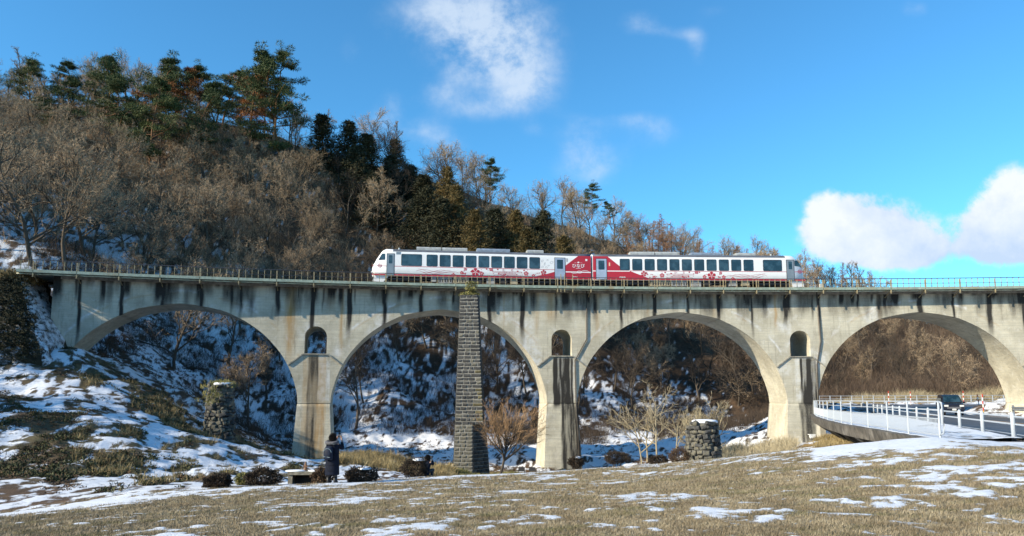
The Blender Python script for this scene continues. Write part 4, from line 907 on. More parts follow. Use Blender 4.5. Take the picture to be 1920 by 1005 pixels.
# ------------------------------------------------------------------ train
def paint(name, col, rough=.28, dirt=.06):
    t = NT(name); n = t.noise(2.2, 4, .6); c = t.mix(t.math('MULTIPLY', t.ramp(n, .45, .75), dirt * 3), tuple(col), tuple(q * .72 for q in col))
    t.col(c); t.rough(t.ramp(n, .3, .7, rough, rough + .12)); return t.m
WHITE = paint('train_white', (.80, .80, .80)); RED = paint('train_red', (.42, .022, .038)); ROOF = simple('train_roof_grey', (.10, .11, .13), .6, .2, 2); DOORM = simple('door_bluish_silver', (.40, .46, .56), .35, .1, 2, metal=.3); CABD = simple('cab_door_grey', (.24, .28, .31), .35, .1, 2, metal=.3)
RUB = simple('rubber_black', (.015, .015, .017), .6, .1); ACM = simple('roof_unit_grey', (.34, .36, .36), .6, .2, 3, dirt=(.2, .19, .17, 1)); ACB = simple('roof_unit_blue_grey', (.20, .25, .32), .5, .2, 3); UB = simple('underfloor_beige', (.36, .31, .21), .7, .3, 3); UG = simple('underfloor_grey', (.30, .30, .29), .7, .3, 3); UD = simple('underfloor_dark', (.035, .032, .03), .8, .3, 3)
def glass():
    t = NT('tinted_window'); n = t.noise(.9, 3, .6); t.col(t.mix(t.ramp(n, .4, .6), (.008, .022, .03), (.03, .065, .085))); t.rough(.06); t.spec(.9); return t.m
GLASS = glass()
def nose(w):   # how far the front face lies behind the buffer line at height w over the rail
    return float(np.interp(w, [.75, 1.0, 1.7, 2.35, 3.1, 3.35, 3.55], [.10, .0, .04, .34, .82, 1.05, 1.5]))
LCAR = 21.1; HWC = 1.45
def rrect(x0, x1, z0, z1, r, n=4):
    P = []
    for cx, cz, a0 in ((x1 - r, z1 - r, 0), (x0 + r, z1 - r, 90), (x0 + r, z0 + r, 180), (x1 - r, z0 + r, 270)):
        for k in range(n + 1): a = math.radians(a0 + 90 * k / n); P.append((cx + r * math.cos(a), cz + r * math.sin(a)))
    return P
def car(sgn, label, spec):
    """local frame: x = distance from the nose times sgn, y = -HWC is the side turned to the camera, z over the rail"""
    root = empty('railcar'); tag(root, label, 'railcar', 'the two cars of the train')
    def X(u): return sgn * u
    prof = [(-HWC + .12, .74), (-HWC, .86), (-HWC, 1.5), (-HWC, 1.9), (-HWC, 2.4), (-HWC, 2.85), (-HWC + .01, 3.12), (-HWC + .10, 3.28), (-HWC + .42, 3.42), (-.5, 3.50), (0, 3.52)]
    prof = prof + [(-y, z) for y, z in prof[::-1][1:]]
    m = MB(); rings = []
    for fr in (.0, .45, .8, .94, 1.0): rings.append([Vector((X(nose(z) + .30 * fr ** 4 * (1 if z < 3.3 else .5)), y * fr, z)) for y, z in prof])
    for u in [2.0 + k * (LCAR - 2.0) / 18 for k in range(19)]: rings.append([Vector((X(u), y, z)) for y, z in prof])
    n = len(prof); vs = [p for r in rings for p in r]; fs = []; mi = []
    for i in range(len(rings) - 1):
        for k in range(n - 1): fs.append((i * n + k, i * n + k + 1, (i + 1) * n + k + 1, (i + 1) * n + k)); mi.append(1 if (prof[k][1] + prof[k + 1][1]) / 2 > 3.17 and i > 4 else 0)
        fs.append((i * n, (i + 1) * n, (i + 1) * n + n - 1, i * n + n - 1)); mi.append(2)
    fs.append(tuple(range((len(rings) - 1) * n, len(rings) * n))); mi.append(0)
    m.v = vs; m.f = fs; m.m = mi; b = m.build('body', [WHITE, ROOF, UD], root, True)
    yS = -HWC
    def plate(name, poly, mat, proud, par=root, thick=.02, both=False):
        """flat panel on the side turned to the camera, standing proud by so much"""
        q = MB(); a = [Vector((X(u), yS - proud, z)) for u, z in poly]; c = [v + Vector((0, proud + thick, 0)) for v in a]; k = len(a)
        q.add(a + c, [tuple(range(k)), tuple(range(k, 2 * k))[::-1]] + [(i, (i + 1) % k, k + (i + 1) % k, k + i) for i in range(k)])
        return q.build(name, mat, par)
    def strip(q, pts, w):
        """thin painted line through u, z points"""
        for (a, b_) in zip(pts, pts[1:]):
            a = Vector(a); b_ = Vector(b_); d = (b_ - a); l = d.length or 1e-6; nx = Vector((-d.y, d.x)) / l * w / 2; e = d / l * w * .3
            P = [a + nx - e, b_ + nx + e, b_ - nx + e, a - nx - e]; q.add([Vector((X(p.x), yS - q.off, p.y)) for p in P], [(0, 1, 2, 3)])
    # red livery
    for nm, poly in spec['red']: plate('red_panel', poly, RED, .004)
    for nm, poly in spec.get('white', []): plate('white_stripe', poly, WHITE, .008)
    # art: blossoms, cloud lines, waves
    q = MB(); q.off = .009; qw = MB(); qw.off = .012
    for (u, z, r) in spec['blossom']:
        zmax = 1.66; 
        P = []
        for k in range(40):
            a = 2 * math.pi * k / 40; rr = r * (.72 + .28 * abs(math.cos(2.5 * a))); zz = min(max(z + rr * math.sin(a + .3), .84), zmax); P.append((u + rr * math.cos(a + .3), zz))
        q.add([Vector((X(a), yS - q.off, c)) for a, c in P], [tuple(range(40))])
        for k in range(5):
            a = .3 + 2 * math.pi * (k + .5) / 5 * 1.0
            if .86 < z + r * .7 * math.sin(a) < zmax: strip(qw, [(u + r * .12 * math.cos(a), z + r * .12 * math.sin(a)), (u + r * .72 * math.cos(a), z + r * .72 * math.sin(a))], r * .09)
    rg = random.Random(4)
    for k in range(spec['spots'][2]):
        u = rg.uniform(spec['spots'][0], spec['spots'][1]); z = rg.uniform(1.0, 1.62); r = rg.uniform(.04, .10); q.add([Vector((X(u + r * math.cos(a)), yS - q.off, z + r * math.sin(a) * .8)) for a in (0, 1.1, 2.3, 3.4, 4.8)], [(0, 1, 2, 3, 4)])
    def arc(cu, cz, r, a0, a1, n=7): return [(cu + r * math.cos(math.radians(a0 + (a1 - a0) * i / n)), cz + r * math.sin(math.radians(a0 + (a1 - a0) * i / n))) for i in range(n + 1)]
    c0, c1 = spec['clouds']; L_ = c1 - c0
    for (a, b_, z) in ((.0, .45, 1.36), (.2, .7, 1.24), (.42, 1.0, 1.36), (.3, .85, 1.12), (.55, 1.0, 1.0), (.05, .5, 1.0)):
        u0, u1 = c0 + a * L_, c0 + b_ * L_
        strip(q, [(u0, z + .05), (u1, z + .05)], .022); strip(q, [(u0, z - .05), (u1, z - .05)], .022); strip(q, arc(u0, z, .05, 90, 270), .022); strip(q, arc(u1, z, .05, -90, 90), .022)
    for k in range(2): u0 = c0 + (.35 + .32 * k) * L_; strip(q, [(u0, 1.4), (u0, 1.66)], .022); strip(q, [(u0 + .09, 1.4), (u0 + .09, 1.66)], .022)
    w0, w1 = spec['waves']; D = 1 if w1 > w0 else -1; WL = abs(w1 - w0)
    for k in range(5):
        P = [(w0 + D * WL * t, 1.2 + .16 * math.sin(t * 6.3 * 1.4 + k * .8) * (1 - .3 * t) + .10 * math.sin(k * 2 + t * 4) + .28 * max(0, .25 - t)) for t in np.linspace(.04 * k, 1 - .1 * k, 26)]; strip(q, P, .018)
    q.build('blossom_art', RED, root)['kind'] = 'stuff'; qw.build('blossom_stamens', WHITE, root)['kind'] = 'stuff'
    if spec.get('petals'):
        q = MB(); q.off = .006
        for (u, z, r, a) in spec['petals']: P = [(u + r * math.cos(t) * math.cos(a) - r * .6 * math.sin(t) * math.sin(a), z + r * math.cos(t) * math.sin(a) + r * .6 * math.sin(t) * math.cos(a)) for t in np.linspace(0, 6.283, 9)]; strip(q, P, .018)
        q.build('petal_outline', simple('petal_grey', (.28, .26, .27), .5, .1), root)
    # windows
    for (u0, u1) in spec['windows']:
        f = plate('window', rrect(u0 - .035, u1 + .035, 1.75, 2.91, .11), RUB, .010); plate('pane', rrect(u0, u1, 1.785, 2.875, .09), GLASS, .016, f)
    f = plate('cab_window', spec['cabwin'], RUB, .010); cxm = sum(p[0] for p in spec['cabwin']) / 4; czm = sum(p[1] for p in spec['cabwin']) / 4
    plate('pane', [(cxm + (a - cxm) * .9, czm + (b_ - czm) * .9) for a, b_ in spec['cabwin']], GLASS, .016, f)
    for (nm, u0, u1, mt, wz) in (('cab_door', *spec['cabdoor'], CABD, (1.95, 2.75)), ('passenger_door', *spec['door'], DOORM, (1.8, 2.72))):
        d = plate(nm, [(u0, .80), (u1, .80), (u1, 2.93), (u0, 2.93)], RUB, .012); plate('door_leaf', [(u0 + .05, .84), (u1 - .05, .84), (u1 - .05, 2.88), (u0 + .05, 2.88)], mt, .020, d)
        wq = .27 if nm == 'passenger_door' else .22
        w = (u1 - u0) * wq; plate('door_glass', rrect((u0 + u1) / 2 - w, (u0 + u1) / 2 + w, wz[0], wz[1], .06), GLASS, .026, d)
    if 'vent' in spec: plate('side_vent', [(spec['vent'], 2.85), (spec['vent'] + .42, 2.85), (spec['vent'] + .42, 3.1), (spec['vent'], 3.1)], CABD, .012)
    # crest ring on the nose
    q = MB(); q.off = .01; strip(q, arc(spec['crest'], 1.72, .19, 0, 360, 20), .03)
    for k in range(5): a = 1.2566 * k + .3; strip(q, arc(spec['crest'] + .09 * math.cos(a), 1.72 + .09 * math.sin(a), .05, 0, 360, 7), .02)
    q.build('crest', RED, root)
    # front glass and lamps
    m = MB(); fz = [1.95, 2.35, 2.7, 3.05]; a = [[Vector((X(nose(z) + .30 * (y / HWC) ** 4 - .02), y, z)) for y in np.linspace(-1.15, 1.15, 9)] for z in fz]
    vs = [p for r in a for p in r]; m.add(vs, [(i * 9 + k, i * 9 + k + 1, (i + 1) * 9 + k + 1, (i + 1) * 9 + k) for i in range(3) for k in range(8)]); m.build('windscreen', GLASS, root, True)
    for y in (-.95, .95): m = MB(); m.box((X(.06), y, 1.15), (.16, .3, .14)); m.build('headlight', simple('lamp_lens', (.6, .6, .58), .15, .05), root)
    m = MB(); m.loft([[Vector((X(u), y * s_, z)) for y in (-1.3, 1.3) for s_ in (1,)] for u, z in ()] or [[Vector((X(.25), -1.3, .74)), Vector((X(1.6), -1.3, .74)), Vector((X(1.15), -1.25, .18)), Vector((X(.15), -1.25, .22))], [Vector((X(.25), 1.3, .74)), Vector((X(1.6), 1.3, .74)), Vector((X(1.15), 1.25, .18)), Vector((X(.15), 1.25, .22))]])
    m.build('snow_plough', WHITE, root)
    # roof units
    for (u0, u1, hh, mt, yy) in spec['roof']:
        m = MB(); w = .62; m.loft([[Vector((X(u), yy - w, 3.36)), Vector((X(u), yy - w, 3.40 + hh * .65)), Vector((X(u), yy - w * .75, 3.44 + hh)), Vector((X(u), yy + w * .75, 3.44 + hh)), Vector((X(u), yy + w, 3.40 + hh * .65)), Vector((X(u), yy + w, 3.36))] for u in (u0, u0 + .06, u1 - .06, u1)])
        o = m.build('roof_unit', mt, root)
        g = MB()
        for k in range(int((u1 - u0) / .5)): g.box((X(u0 + .3 + k * .5), yy, 3.45 + hh), (.05, 1.0, .03))
        g.build('louvre', ROOF, o)
    for u in spec['horns']: m = MB(); m.tube([(X(u), -.5, 3.4), (X(u), -.5, 3.68)], [.12, .07], 8); m.build('roof_horn', ACM, root)
    m = MB(); m.tube([(X(spec['aerial']), .2, 3.5), (X(spec['aerial'] + .12), .2, 4.0)], .025, 5); m.build('aerial', ROOF, root)
    # bogies and underfloor
    for u in (3.3, 17.3):
        bg = MB(); 
        for y in (-1.0, 1.0): bg.box((X(u), y, .48), (2.9, .14, .22)); bg.box((X(u), y * 1.05, .66), (.7, .3, .18))
        bg.box((X(u), 0, .5), (.6, 2.0, .25)); bo = bg.build('bogie', UD, root)
        for du in (-1.05, 1.05):
            for y in (-.72, .72): w = MB(); w.tube([(X(u + du), y - .06, .43), (X(u + du), y + .06, .43)], .43, 18); w.build('wheel', simple('wheel_steel', (.09, .07, .05), .6, .2, 5), bo)
    for (u0, u1, z0, mt) in spec['under']:
        m = MB(); m.box((X((u0 + u1) / 2), -.75, (z0 + .74) / 2), (u1 - u0, 1.0, .74 - z0)); o = m.build('underfloor_box', mt, root)
        if u1 - u0 > 1.2:
            g = MB()
            for k in range(int((u1 - u0) / .25)): g.box((X(u0 + .15 + k * .25), -1.255, (z0 + .74) / 2 - .05), (.12, .012, (.74 - z0) * .55))
            g.build('grille', UD, o)
    m = MB(); m.box((X(10.5), 0, .72), (20.2, 2.3, .1)); m.build('underframe', UD, root)
    # gangway
    m = MB(); m.box((X(LCAR + .15), 0, 1.95), (.28, 1.5, 2.3)); m.build('gangway', simple('gangway_grey', (.22, .21, .2), .8, .2, 4), root)
    return root, X, plate
M1 = [(5.19 + 1.2325 * k, 6.16 + 1.2325 * k) for k in range(9)]
S_1 = dict(red=[('a', [(18.57, .80), (21.09, .80), (21.09, 3.15), (19.85, 3.15), (18.57, 2.14)]), ('b', [(.06, .80), (17.5, .80), (17.5, 1.50), (16.8, 1.28), (15.6, 1.0), (14.4, .92), (.06, .92)]), ('c', [(.05, 1.67), (17.5, 1.67), (17.5, 1.72), (.05, 1.72)])],
  white=[('d', [(18.57, 1.46), (21.09, 1.46), (21.09, 1.56), (18.57, 1.56)])],
  blossom=[(9.8, 1.28, .42), (10.4, 1.15, .22), (8.5, 1.2, .18), (8.85, 1.55, .16), (7.7, .95, .2), (14.7, 1.25, .24), (16.4, 1.38, .28), (15.4, 1.05, .17), (11.3, 1.6, .2), (12.5, .95, .18)], spots=(8.3, 17.2, 46), clouds=(11.5, 14.2), waves=(4.2, 8.2),
  petals=[(16.3, 2.55, .13, .8), (16.8, 2.65, .09, 0), (17.2, 2.42, .17, .5), (16.5, 2.2, .09, 1.2), (16.9, 2.1, .08, .3), (16.3, 1.95, .12, .6), (16.7, 1.92, .12, -.4), (16.55, 2.35, .06, 1)],
  windows=[(2.81, 4.68)] + M1, cabwin=[(.62, 2.25), (1.27, 2.30), (1.27, 2.90), (.98, 2.90)], cabdoor=(1.42, 2.16), door=(17.48, 18.57), vent=2.3, crest=.78,
  roof=[(4.2, 6.55, .32, ACM, -.4), (6.65, 9.05, .32, ACM, -.4), (10.0, 13.2, .34, ACB, -.3), (14.9, 16.5, .30, ACM, -.4)], horns=[2.55], aerial=1.8,
  under=[(5.6, 6.1, .3, UG), (6.3, 7.6, .2, UG), (7.7, 9.2, .22, UB), (9.4, 10.4, .18, UD), (10.9, 11.7, .2, UG), (12.2, 12.9, .25, UD), (13.2, 13.9, .22, UB), (14.2, 15.4, .3, UD)])
M2 = [(5.24 + 1.225 * k, 6.16 + 1.225 * k) for k in range(11)]
S_2 = dict(red=[('a', [(19.65, 3.15), (21.09, 3.15), (21.09, .80), (15.2, .80), (17.3, 1.62), (18.42, 2.14)]), ('b', [(.06, .80), (15.25, .80), (15.4, .92), (.06, .92)]), ('c', [(.05, 1.67), (17.6, 1.67), (17.6, 1.72), (.05, 1.72)])],
  white=[('d', [(17.45, 1.62), (21.09, 1.62), (21.09, 1.71), (17.5, 1.71)])],
  blossom=[(9.4, 1.25, .42), (10.1, 1.12, .2), (8.2, 1.12, .2), (8.5, 1.52, .16), (14.3, 1.25, .24), (16.1, 1.4, .28), (15.1, 1.05, .17), (10.9, 1.58, .18), (7.3, .96, .18)], spots=(8.2, 16.5, 42), clouds=(11.2, 13.8), waves=(3.9, 8.0),
  windows=[(2.4, 4.22)] + M2, cabwin=[(.42, 2.20), (1.1, 2.30), (1.1, 2.85), (.80, 2.85)], cabdoor=(1.14, 1.94), door=(19.7, 20.8), crest=.6,
  roof=[(12.4, 14.8, .32, ACM, -.4), (14.9, 17.3, .32, ACM, -.4), (8.2, 11.2, .30, ACB, -.3), (4.8, 6.7, .26, ACM, -.4)], horns=[3.05], aerial=2.4,
  under=[(5.6, 6.4, .3, UB), (6.8, 7.6, .25, UG), (9.4, 10.2, .3, UD), (10.4, 11.4, .18, UG), (11.7, 13.4, .22, UG), (13.5, 15.4, .22, UB)])
car1, X1, plate1 = car(1, 'white railcar with red blossom art, on the left, slanted cab at its left end', S_1)
car2, X2, plate2 = car(-1, 'white railcar with red blossom art, on the right, slanted cab at its right end', S_2)
TCT = TC                                          # track centre
a1 = front(697, 515, TCT - HWC)[0]; a2 = front(1510, 518, TCT - HWC)[0]
print('train length', (a2 - a1) * (1 + (TCT) / BR))
def put_car(o, s_nose, sgn):
    p = bw(s_nose, TCT, ZR); k = LCAR * 1.02 / (1 + TCT / BR); q = bw(s_nose + sgn * k, TCT, ZR); d = (q - p) * sgn; o.location = p; o.rotation_euler = (0, 0, math.atan2(d.y, d.x)); o.scale = (1.02, 1, 1)
put_car(car1, a1, 1); put_car(car2, a2, -1)
# lettering on the red end of the left car
def text(body, size, loc, parent, mat, name='lettering'):
    cu = bpy.data.curves.new(name, 'FONT'); cu.body = body; cu.size = size; cu.extrude = .002; cu.align_x = 'CENTER'; cu.align_y = 'CENTER'
    try: cu.offset = .006
    except Exception: pass
    o = bpy.data.objects.new(name, cu); C.objects.link(o); dg = bpy.context.evaluated_depsgraph_get(); me = bpy.data.meshes.new_from_object(o.evaluated_get(dg)); bpy.data.objects.remove(o)
    o = link(name, me, mat, parent); o.rotation_euler = (math.pi / 2, 0, 0); o.location = loc; me.materials.clear(); me.materials.append(mat); return o
text('ひなび', .42, (19.85, -HWC - .012, 2.12), car1, WHITE)
text('HB-E301-5', .11, (19.5, -HWC - .012, 1.02), car1, WHITE); text('HB-E302-702', .11, (-18.2, -HWC - .012, 1.05), car2, WHITE)
q = MB(); y = -HWC - .012
def pl(P): q.add([Vector((a, y, c)) for a, c in P], [tuple(range(len(P)))])
pl([(19.85, 2.40), (19.98, 2.49), (19.85, 2.58), (19.72, 2.49)]); pl([(19.45, 2.41), (19.65, 2.47), (19.65, 2.49), (19.45, 2.43)]); pl([(20.25, 2.41), (20.05, 2.47), (20.05, 2.49), (20.25, 2.43)]); pl([(19.6, 1.87), (20.1, 1.87), (20.1, 1.90), (19.6, 1.90)])
def knot(c, rx, rz, w, a0, a1, u0):
    n = 16
    for k in range(n):
        t0 = math.radians(a0 + (a1 - a0) * k / n); t1 = math.radians(a0 + (a1 - a0) * (k + 1) / n)
        pl([(u0 + rx * math.cos(t0), c + rz * math.sin(t0)), (u0 + rx * math.cos(t1), c + rz * math.sin(t1)), (u0 + (rx - w) * math.cos(t1), c + (rz - w) * math.sin(t1)), (u0 + (rx - w) * math.cos(t0), c + (rz - w) * math.sin(t0))])
y -= .002; knot(1.52, .28, .13, .04, 0, 360, 19.95); knot(1.56, .38, .14, .035, 0, 180, 20.5); knot(1.48, .32, .12, .035, 180, 360, 19.45)
q.build('emblem', WHITE, car1)
MB().box((18.72, -HWC - .01, 2.7), (.10, .01, .34)).build('small_sign', simple('petal_grey', (.28, .26, .27), .5, .1), car1)
MB().box((20.65, -HWC - .01, 2.75), (.2, .01, .2)).build('side_plate', WHITE, car1)
MB().box((-19.45, -HWC - .012, 2.35), (.13, .01, .36)).build('small_sign', simple('sign_orange', (.75, .45, .3), .5, .1), car2)
# ------------------------------------------------------------------ stone masonry
def stonemat(name, a, b, c=None):
    t = NT(name); n = t.noise(5, 5, .65); f = t.math('ADD', t.math('MULTIPLY', t.ramp(n, .3, .7), .5), t.math('MULTIPLY', t.rand(), .5)); k = t.mix(f, a, b)
    if c: k = t.mix(t.math('MULTIPLY', t.ramp(t.noise(1.3, 4, .7), .55, .72), .8), k, c)
    t.col(k); t.rough(.92); t.spec(.2); t.bump(t.noise(16, 5, .7), .7, .03); return t.m
STONE = stonemat('dark_pier_stone', (.028, .028, .029, 1), (.11, .108, .10, 1)); STONEM = stonemat('mossy_pier_stone', (.08, .07, .04, 1), (.19, .16, .085, 1)); STONEL = stonemat('light_pier_stone', (.075, .073, .065, 1), (.18, .17, .14, 1), (.22, .19, .1, 1))
MORTAR = simple('lime_mortar', (.28, .265, .225), .95, .3, 5)
def block_mesh(w, d, h, rg, name='stone'):
    """a roughly squared stone with a pillowed face turned to -y; origin at its centre"""
    j = lambda a: rg.uniform(-a, a); x, z = w / 2, h / 2; m = MB(); b = [(-x, d / 2, -z), (x, d / 2, -z), (x, d / 2, z), (-x, d / 2, z)]
    f = [(-x + j(.008), -d / 2 + .04, -z + j(.008)), (x + j(.008), -d / 2 + .04, -z + j(.008)), (x + j(.008), -d / 2 + .04, z + j(.008)), (-x + j(.008), -d / 2 + .04, z + j(.008))]
    q = .045; p = [(-x + q, -d / 2 + j(.02), -z + q), (x - q, -d / 2 + j(.02), -z + q), (x - q, -d / 2 + j(.02), z - q), (-x + q, -d / 2 + j(.02), z - q)]; c = (j(w * .2), -d / 2 - rg.uniform(.0, .035), j(h * .15))
    m.add(b + f + p + [c], [(0, 1, 5, 4), (1, 2, 6, 5), (2, 3, 7, 6), (3, 0, 4, 7), (4, 5, 9, 8), (5, 6, 10, 9), (6, 7, 11, 10), (7, 4, 8, 11), (8, 9, 12), (9, 10, 12), (10, 11, 12), (11, 8, 12)])
    me = bpy.data.meshes.new(name); me.from_pydata(m.v, [], m.f); me.update(); return me
rgm = np.random.RandomState(15); BLK = {}
def block(w, d, h, mat):
    k = (round(w / .06), mat.name, rgm.randint(3))
    if k not in BLK: me = block_mesh(round(w / .06) * .06, d, h, rgm); me.materials.append(mat); BLK[k] = me
    return BLK[k]
def old_pillar():
    Yf = 60.0; base = Vector((-3.4, Yf, ground(-3.4, Yf) - .1)); root = empty('stone_pillar', base); tag(root, 'tall tapering pillar of dark squared stones standing free in front of the second arch', 'stone pillar')
    zt = pp(880, 554, Yf).z; zm = pp(880, 792, Yf).z; zb = base.z
    gx = lambda px, py: pp(px, py, Yf).x
    xs = lambda z: (np.interp(z, [zb, zm, zt], [gx(849, 893), gx(853, 792), gx(862, 554)]), np.interp(z, [zb, zm, zt], [gx(886, 893), gx(906, 792), gx(895.5, 554)]))
    yb = lambda z: Yf + (z - zb) * .018
    D = 2.3; m = MB(); hc = .292; r = []
    zz = np.linspace(zb - .6, zm + .25, 10)
    def lowring(z, g):
        l, rr = np.interp(z, [zb, zm], [gx(849, 893), gx(853, 792)]) + g, np.interp(z, [zb, zm], [gx(886, 893), gx(886, 792)]) - g; y = yb(z) + g; e = np.interp(z, [zb, zm], [gx(918, 893), gx(909, 792)]) - g
        return [Vector((l, y, z)) - base, Vector((rr, y, z)) - base, Vector((e, y + 1.5, z)) - base, Vector((e, y + D, z)) - base, Vector((l, y + D, z)) - base]
    m.loft([lowring(z, .02) for z in zz])
    def upring(z, g): l, rr = xs(z); l += g; rr -= g; y = yb(z) + g; return [Vector((l, y, z)) - base, Vector((rr, y, z)) - base, Vector((rr, y + D - .1, z)) - base, Vector((l, y + D - .1, z)) - base]
    m.loft([upring(z, .02) for z in np.linspace(zm - .1, zt, 12)])
    core = m.build('mortar_core', MORTAR, root)
    side = MB(); z = zb; cnt = 0; row = 0
    while z < zt - .1:
        low = z + hc < zm + .05
        if low: l = np.interp(z, [zb, zm], [gx(849, 893), gx(853, 792)]); rr = np.interp(z, [zb, zm], [gx(886, 893), gx(886, 792)])
        else: l, rr = xs(z)
        x = l; first = True; mat0 = STONEL if low else STONE
        while x < rr - .12:
            w = rgm.uniform(.34, .62); 
            if rr - (x + w) < .26: w = rr - x
            mt = mat0
            if not low and rr - (x + w) < .1 and pp(0, 0, 1) and zm - .2 < z < zm + 4.3 and rgm.rand() < .8: mt = STONEM
            if not low and rgm.rand() < .06: mt = STONEL
            o = link('stone', block(w - .035, .26, hc - .04, mt), None, root); o.location = Vector((x + w / 2, yb(z) + .12, z + hc / 2)) - base; o.scale = ((w - .035) / (round((w - .035) / .06) * .06), 1, 1); cnt += 1; x += w
        if low:   # receding face on the right
            e = np.interp(z, [zb, zm], [gx(918, 893), gx(909, 792)]); a = Vector((rr, yb(z), z)); b = Vector((e, yb(z) + 1.5, z)); d = b - a; L = d.length; ang = math.atan2(d.y, d.x); n = 3 if row % 2 else 4; t = 0
            ws = rgm.uniform(.8, 1.2, n); ws = ws / ws.sum() * L
            for w in ws:
                w = float(w); o = link('stone', block(w - .035, .26, hc - .04, STONE), None, root); c = a + d.normalized() * (t + w / 2) + Vector((-math.sin(ang), math.cos(ang), 0)) * .10; o.location = Vector((c.x, c.y, z + hc / 2)) - base; o.rotation_euler = (0, 0, ang); o.scale = ((w - .035) / (round((w - .035) / .06) * .06), 1, 1); t += w; cnt += 1
        for sx, X0 in ((-1, l), (1, rr if not low else None)):
            if X0 is None: continue
            y = yb(z) + .1
            while y < yb(z) + D - .3: w = rgm.uniform(.35, .6); side.box(Vector((X0 - sx * .06, y + w / 2, z + hc / 2)) - base, (.16 + rgm.uniform(0, .05), w - .025, hc - .025)); y += w
        z += hc; row += 1
    o = side.build('side_stones', STONE, root); o['kind'] = 'stuff'
    # sloping shoulder between shaft and base
    print('stones', cnt)
    c = Vector(((gx(862, 554) + gx(895, 554)) / 2, yb(zt) + 1, zt)); rg = np.random.RandomState(5); P = np.c_[rg.uniform(-.65, .65, 60) + c.x, rg.uniform(-.8, .8, 60) + c.y, zt + rg.uniform(0, .25, 60)]
    P2 = np.c_[rg.normal(0, .22, 40) + c.x + .1, rg.normal(0, .3, 40) + c.y, zt + rg.uniform(.2, 1.25, 40)]
    o = leaf_mass('shrub', np.concatenate([P, P2]), rg.uniform(.1, .28, 100), 30, .13, .03, leafmat('yellow_green_leaves', (.10, .10, .03, 1), (.30, .27, .10, 1)), 'yellow-green shrub growing on top of the tall stone pillar', 7, 'shrub'); o['kind'] = 'thing'
old_pillar()
def stump(px, top, base_py, Y, w, label, seed, snowy, grass):
    rg = np.random.RandomState(seed); x = pp(px, base_py, Y).x; zt = pp(px, top, Y).z; zb = min(pp(px, base_py, Y).z, ground(x, Y)) - .3; base = Vector((x, Y, zb)); root = empty('ruined_pier', base); tag(root, label, 'ruined pier')
    H = zt - zb; cm = MB()
    def rad(t, a): return w / 2 * (1.02 - .16 * t ** 1.5) * (1 + .06 * math.sin(a * 3 + seed) + .05 * math.sin(a * 7 + t * 5))
    cm.loft([[Vector((math.cos(a) * (rad(t, a) - .12), math.sin(a) * (rad(t, a) - .12) * .85, H * t)) for a in np.linspace(0, 2 * math.pi, 17)[:-1]] for t in np.linspace(0, .99, 8)]); cm.build('rubble_core', STONEL, root)
    nr = int(H / .27)
    for r in range(nr + 1):
        t = (r + .5) / (nr + 1); n = 15
        for k in range(n):
            a = 2 * math.pi * (k + .5 * (r % 2)) / n + rg.uniform(-.12, .12)
            if math.sin(a) > .5 or (t > .88 and rg.rand() < .3): continue
            q = rad(t, a) - .10; wd = rg.uniform(.18, .52); me = block_mesh(wd, .34 + rg.uniform(-.05, .12), rg.uniform(.14, .34), rg); me.materials.append(STONEL if rg.rand() < .6 else STONE)
            o = link('stone', me, None, root); o.location = (math.cos(a) * q, math.sin(a) * q * .85, H * t + rg.uniform(-.04, .04)); o.rotation_euler = (rg.uniform(-.35, .35), rg.uniform(-.4, .4), a + math.pi / 2 + rg.uniform(-.3, .3))
    if snowy:
        m = MB(); m.loft([[Vector((math.cos(a) * w * .40 * s + w * .06, math.sin(a) * w * .36 * s, H + z)) for a in np.linspace(0, 2 * math.pi, 15)[:-1]] for s, z in ((1, -.1), (1, .03), (.85, .10), (.4, .13))]); m.build('snow_cap', SNOWM, root, True)
    if grass:
        P = np.c_[rg.normal(0, w * .24, 260) + x, rg.normal(0, w * .2, 260) + Y, zt + rg.uniform(-.3, .12, 260) - 0]; P[:90, 2] -= rg.uniform(.2, 1.4, 90); P[:90, 1] -= w * .42; P[:90, 0] -= w * .15
        o = brush_mass('dry_grass', P, rg.uniform(.15, .4, 260), 10, .025, OLIVE, 'dry grass and creepers on the ruined pier on the left bank', 9, .15, 'dry grass')
SNOWM = simple('snow', (.80, .82, .86), .6, .05, 3, spec=.3)
stump(411, 720, 822, 55, 1.9, 'crumbling stone stub overgrown with grass on the left bank under the leftmost arch', 3, True, True)
stump(1320, 790, 872, 50, 2.15, 'crumbling stone stub with a snow cap right of the pale bare trees', 6, True, False)

